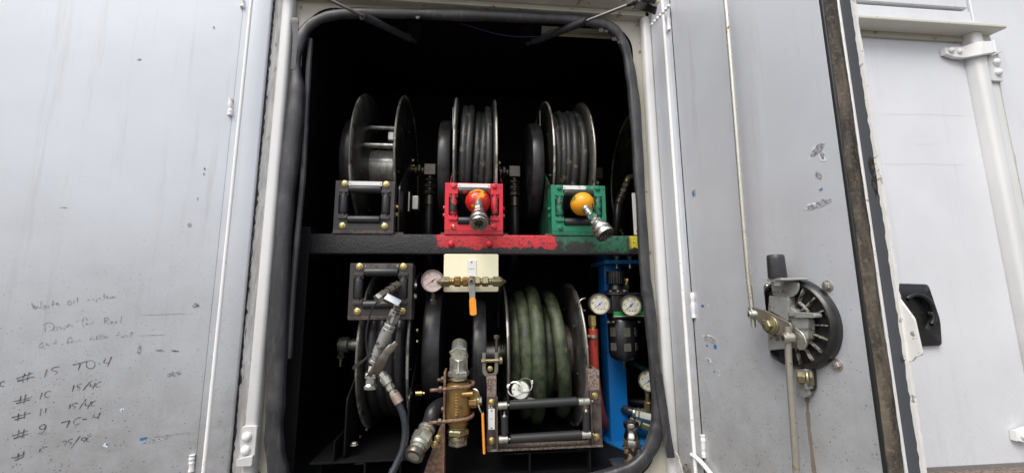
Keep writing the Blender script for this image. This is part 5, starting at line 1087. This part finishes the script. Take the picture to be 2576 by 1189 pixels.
# whip hose from the nozzle
a, b = A(952, 922, 1.40), A(1003, 1012, 1.385); d_ = b-a; L = d_.length
m = MB(); m.box(A(951, 928, 1.40), (.028, .02, .012)); m.stack(a, d_, [(L*.14, .0125, 6), (L*.03, .010, 20), (L*.10, .014, 6), (L*.22, .0165, 24), (L*.04, .0135, 20), (L*.12, .015, 6), (L*.04, .011, 20), (L*.14, .0145, 6)]); obj('whip_couplings', m, M_zsteel, oz)
m = MB(); m.stack(A(992, 990, 1.387), d_, [(.034, .0158, 24)]); obj('crimp_sleeve', m, plain('copper_crimp', (.42, .32, .26), .4, .6, var=.25, scale=80), oz)
m = MB(); m.tube(smoothpath([A(1002, 1012, 1.385), A(1015, 1045, 1.38), A(1020, 1085, 1.375), A(1013, 1130, 1.365), A(998, 1165, 1.355), A(978, 1205, 1.34)], 8), .0118, 14); obj('whip_hose', m, M_bluehose, oz)
# black tie wire and thin cable loops
m = MB(); m.tube(smoothpath([A(955, 752, 1.38), A(935, 780, 1.39), A(922, 830, 1.40), A(922, 870, 1.41), A(928, 900, 1.41)], 6), .0032, 8); obj('cable', m, M_hosec, oz)
m = MB(); m.tube(smoothpath([A(938, 882, 1.385), A(915, 905, 1.385), A(900, 915, 1.385), A(887, 928, 1.385)], 4), [.003]*5+[.005]*4+[.006]*3+[.001], prof=[(-1, -.2), (-1, .2), (1, .2), (1, -.2)], up=(0, -1, 0)); obj('cable_tie_tail', m, M_hosec, oz)

# ---------------------------------------------------------------- gas struts
def strut(i, lab, a, b, fr_cyl, txt):
    root = thing('gas_strut', a, lab, 'gas strut', 'gas struts of the doors'); d = b-a; L = d.length
    c0 = a+d*(.028/L); m = MB(); e = m.stack(c0, d, [(L*fr_cyl, .0142, 28)]); cy = obj('cylinder', m, M_strutb, root)
    m = MB(); m.ring(.006, .0146, 0, .006, 24, frame(e-d.normalized()*.004, d)); obj('end_collar', m, M_dark, cy)
    m = MB(); e2 = m.stack(e, d, [((b-e).length-.02, .0052, 20)]); obj('piston_rod', m, M_steel, root)
    for p, s in ((a, 1), (b, -1)):
        m = MB(); m.stack(p-d.normalized()*s*.008, d*s, [(.016, .0095, 16), (.022, .0075, 12)]); m.ball(.0105, Matrix.Translation(p), 16, 10); be = obj('ball_end', m, M_plastic, root)
        m = MB(); m.stack(p, (0, 0, 1) if s > 0 else (.3, .6, .3), [(.02, .004, 10), (.006, .008, 6)]); obj('ball_stud', m, M_zinc if s > 0 else M_plastic, be)
    m = MB(); m.box(a+V((0, .005, .045)), (.05, .05, .05)); m.box(a+V((0, .005, .021)), (.06, .05, .004)); obj('mount_bracket', m, M_liner, root)
    if txt:
        F2 = frame(c0+d*(fr_cyl*.17), d, (0, 0, 1)); m = MB()
        m.ring(.0042, .0062, 0, .0006, 20, frame(c0+d*(fr_cyl*.10)+V((0, -.0143, -.002)), (0, -1, -.1)))
        for k in range(7): m.box(c0+d*(fr_cyl*(.13+.022*k))+V((0, -.0144, -.002)), (.003, .0005, .0075))
        obj('worn_print', m, plain('worn_grey_print', (.06, .065, .07), .4), cy)
strut(0, 'black gas strut at the upper left, running to the left door', A(1043, 103, 1.56), A(770, -28, 1.15), .50, True)
strut(1, 'black gas strut at the upper right, running to the right door', A(1328, 110, 1.56), A(1598, 6, 1.18), .545, False)
p = A(1598, 6, 1.18); m = MB(); m.tube(smoothpath([p+V((.01, .02, .008)), p+V((.05, .03, .012)), p+V((.085, .02, -.01))], 5), .02, prof=[(-1, -.2), (-1, .2), (1, .2), (1, -.2)], up=(0, 0, 1)); m.box(p+V((.05, .02, .03)), (.06, .05, .03))
obj('strut_bracket', m, M_blackp, rd, .002)
# ---------------------------------------------------------------- vent fixture under the roof
zc = 1.262; a = A(1372, 74, 1.66); v_ = thing('vent_fixture', (0.44, 1.58, zc), 'cream slotted vent fixture under the compartment roof', 'vent')
pa, pb = A(1362, 82, 1.60), A(1545, 84, 1.60)
tl = R_(115); F_ = Matrix.Translation(((pa.x+pb.x)/2, 1.60, (pa.z+pb.z)/2)) @ Matrix.Rotation(tl, 4, 'X')
Wv = pb.x-pa.x; m = MB(); grid_plate(m, [-Wv/2, -Wv*.42, Wv*.46, Wv/2], [-.019, -.006, .007, .019], {(1, 1)}, .004, F_); vf = obj('vent_frame', m, M_vent, v_, .001)
m = MB(); m.box((.0, 0, -.006), (Wv*.9, .03, .004), F_); obj('vent_back', m, M_vent, vf)
m = MB(); m.box((.01, .004, .003), (Wv*.80, .003, .006), F_); obj('vent_slat', m, M_vent, vf)
# thin wire along the roof
m = MB(); m.tube(smoothpath([A(1160, 60, 1.5), A(1210, 75, 1.5), A(1260, 88, 1.5), A(1310, 93, 1.5), A(1355, 92, 1.5)], 6), .0018, 6); tag(obj('thin_wire', m, M_cable), 'thin purple wire sagging under the top seal', 'wire')
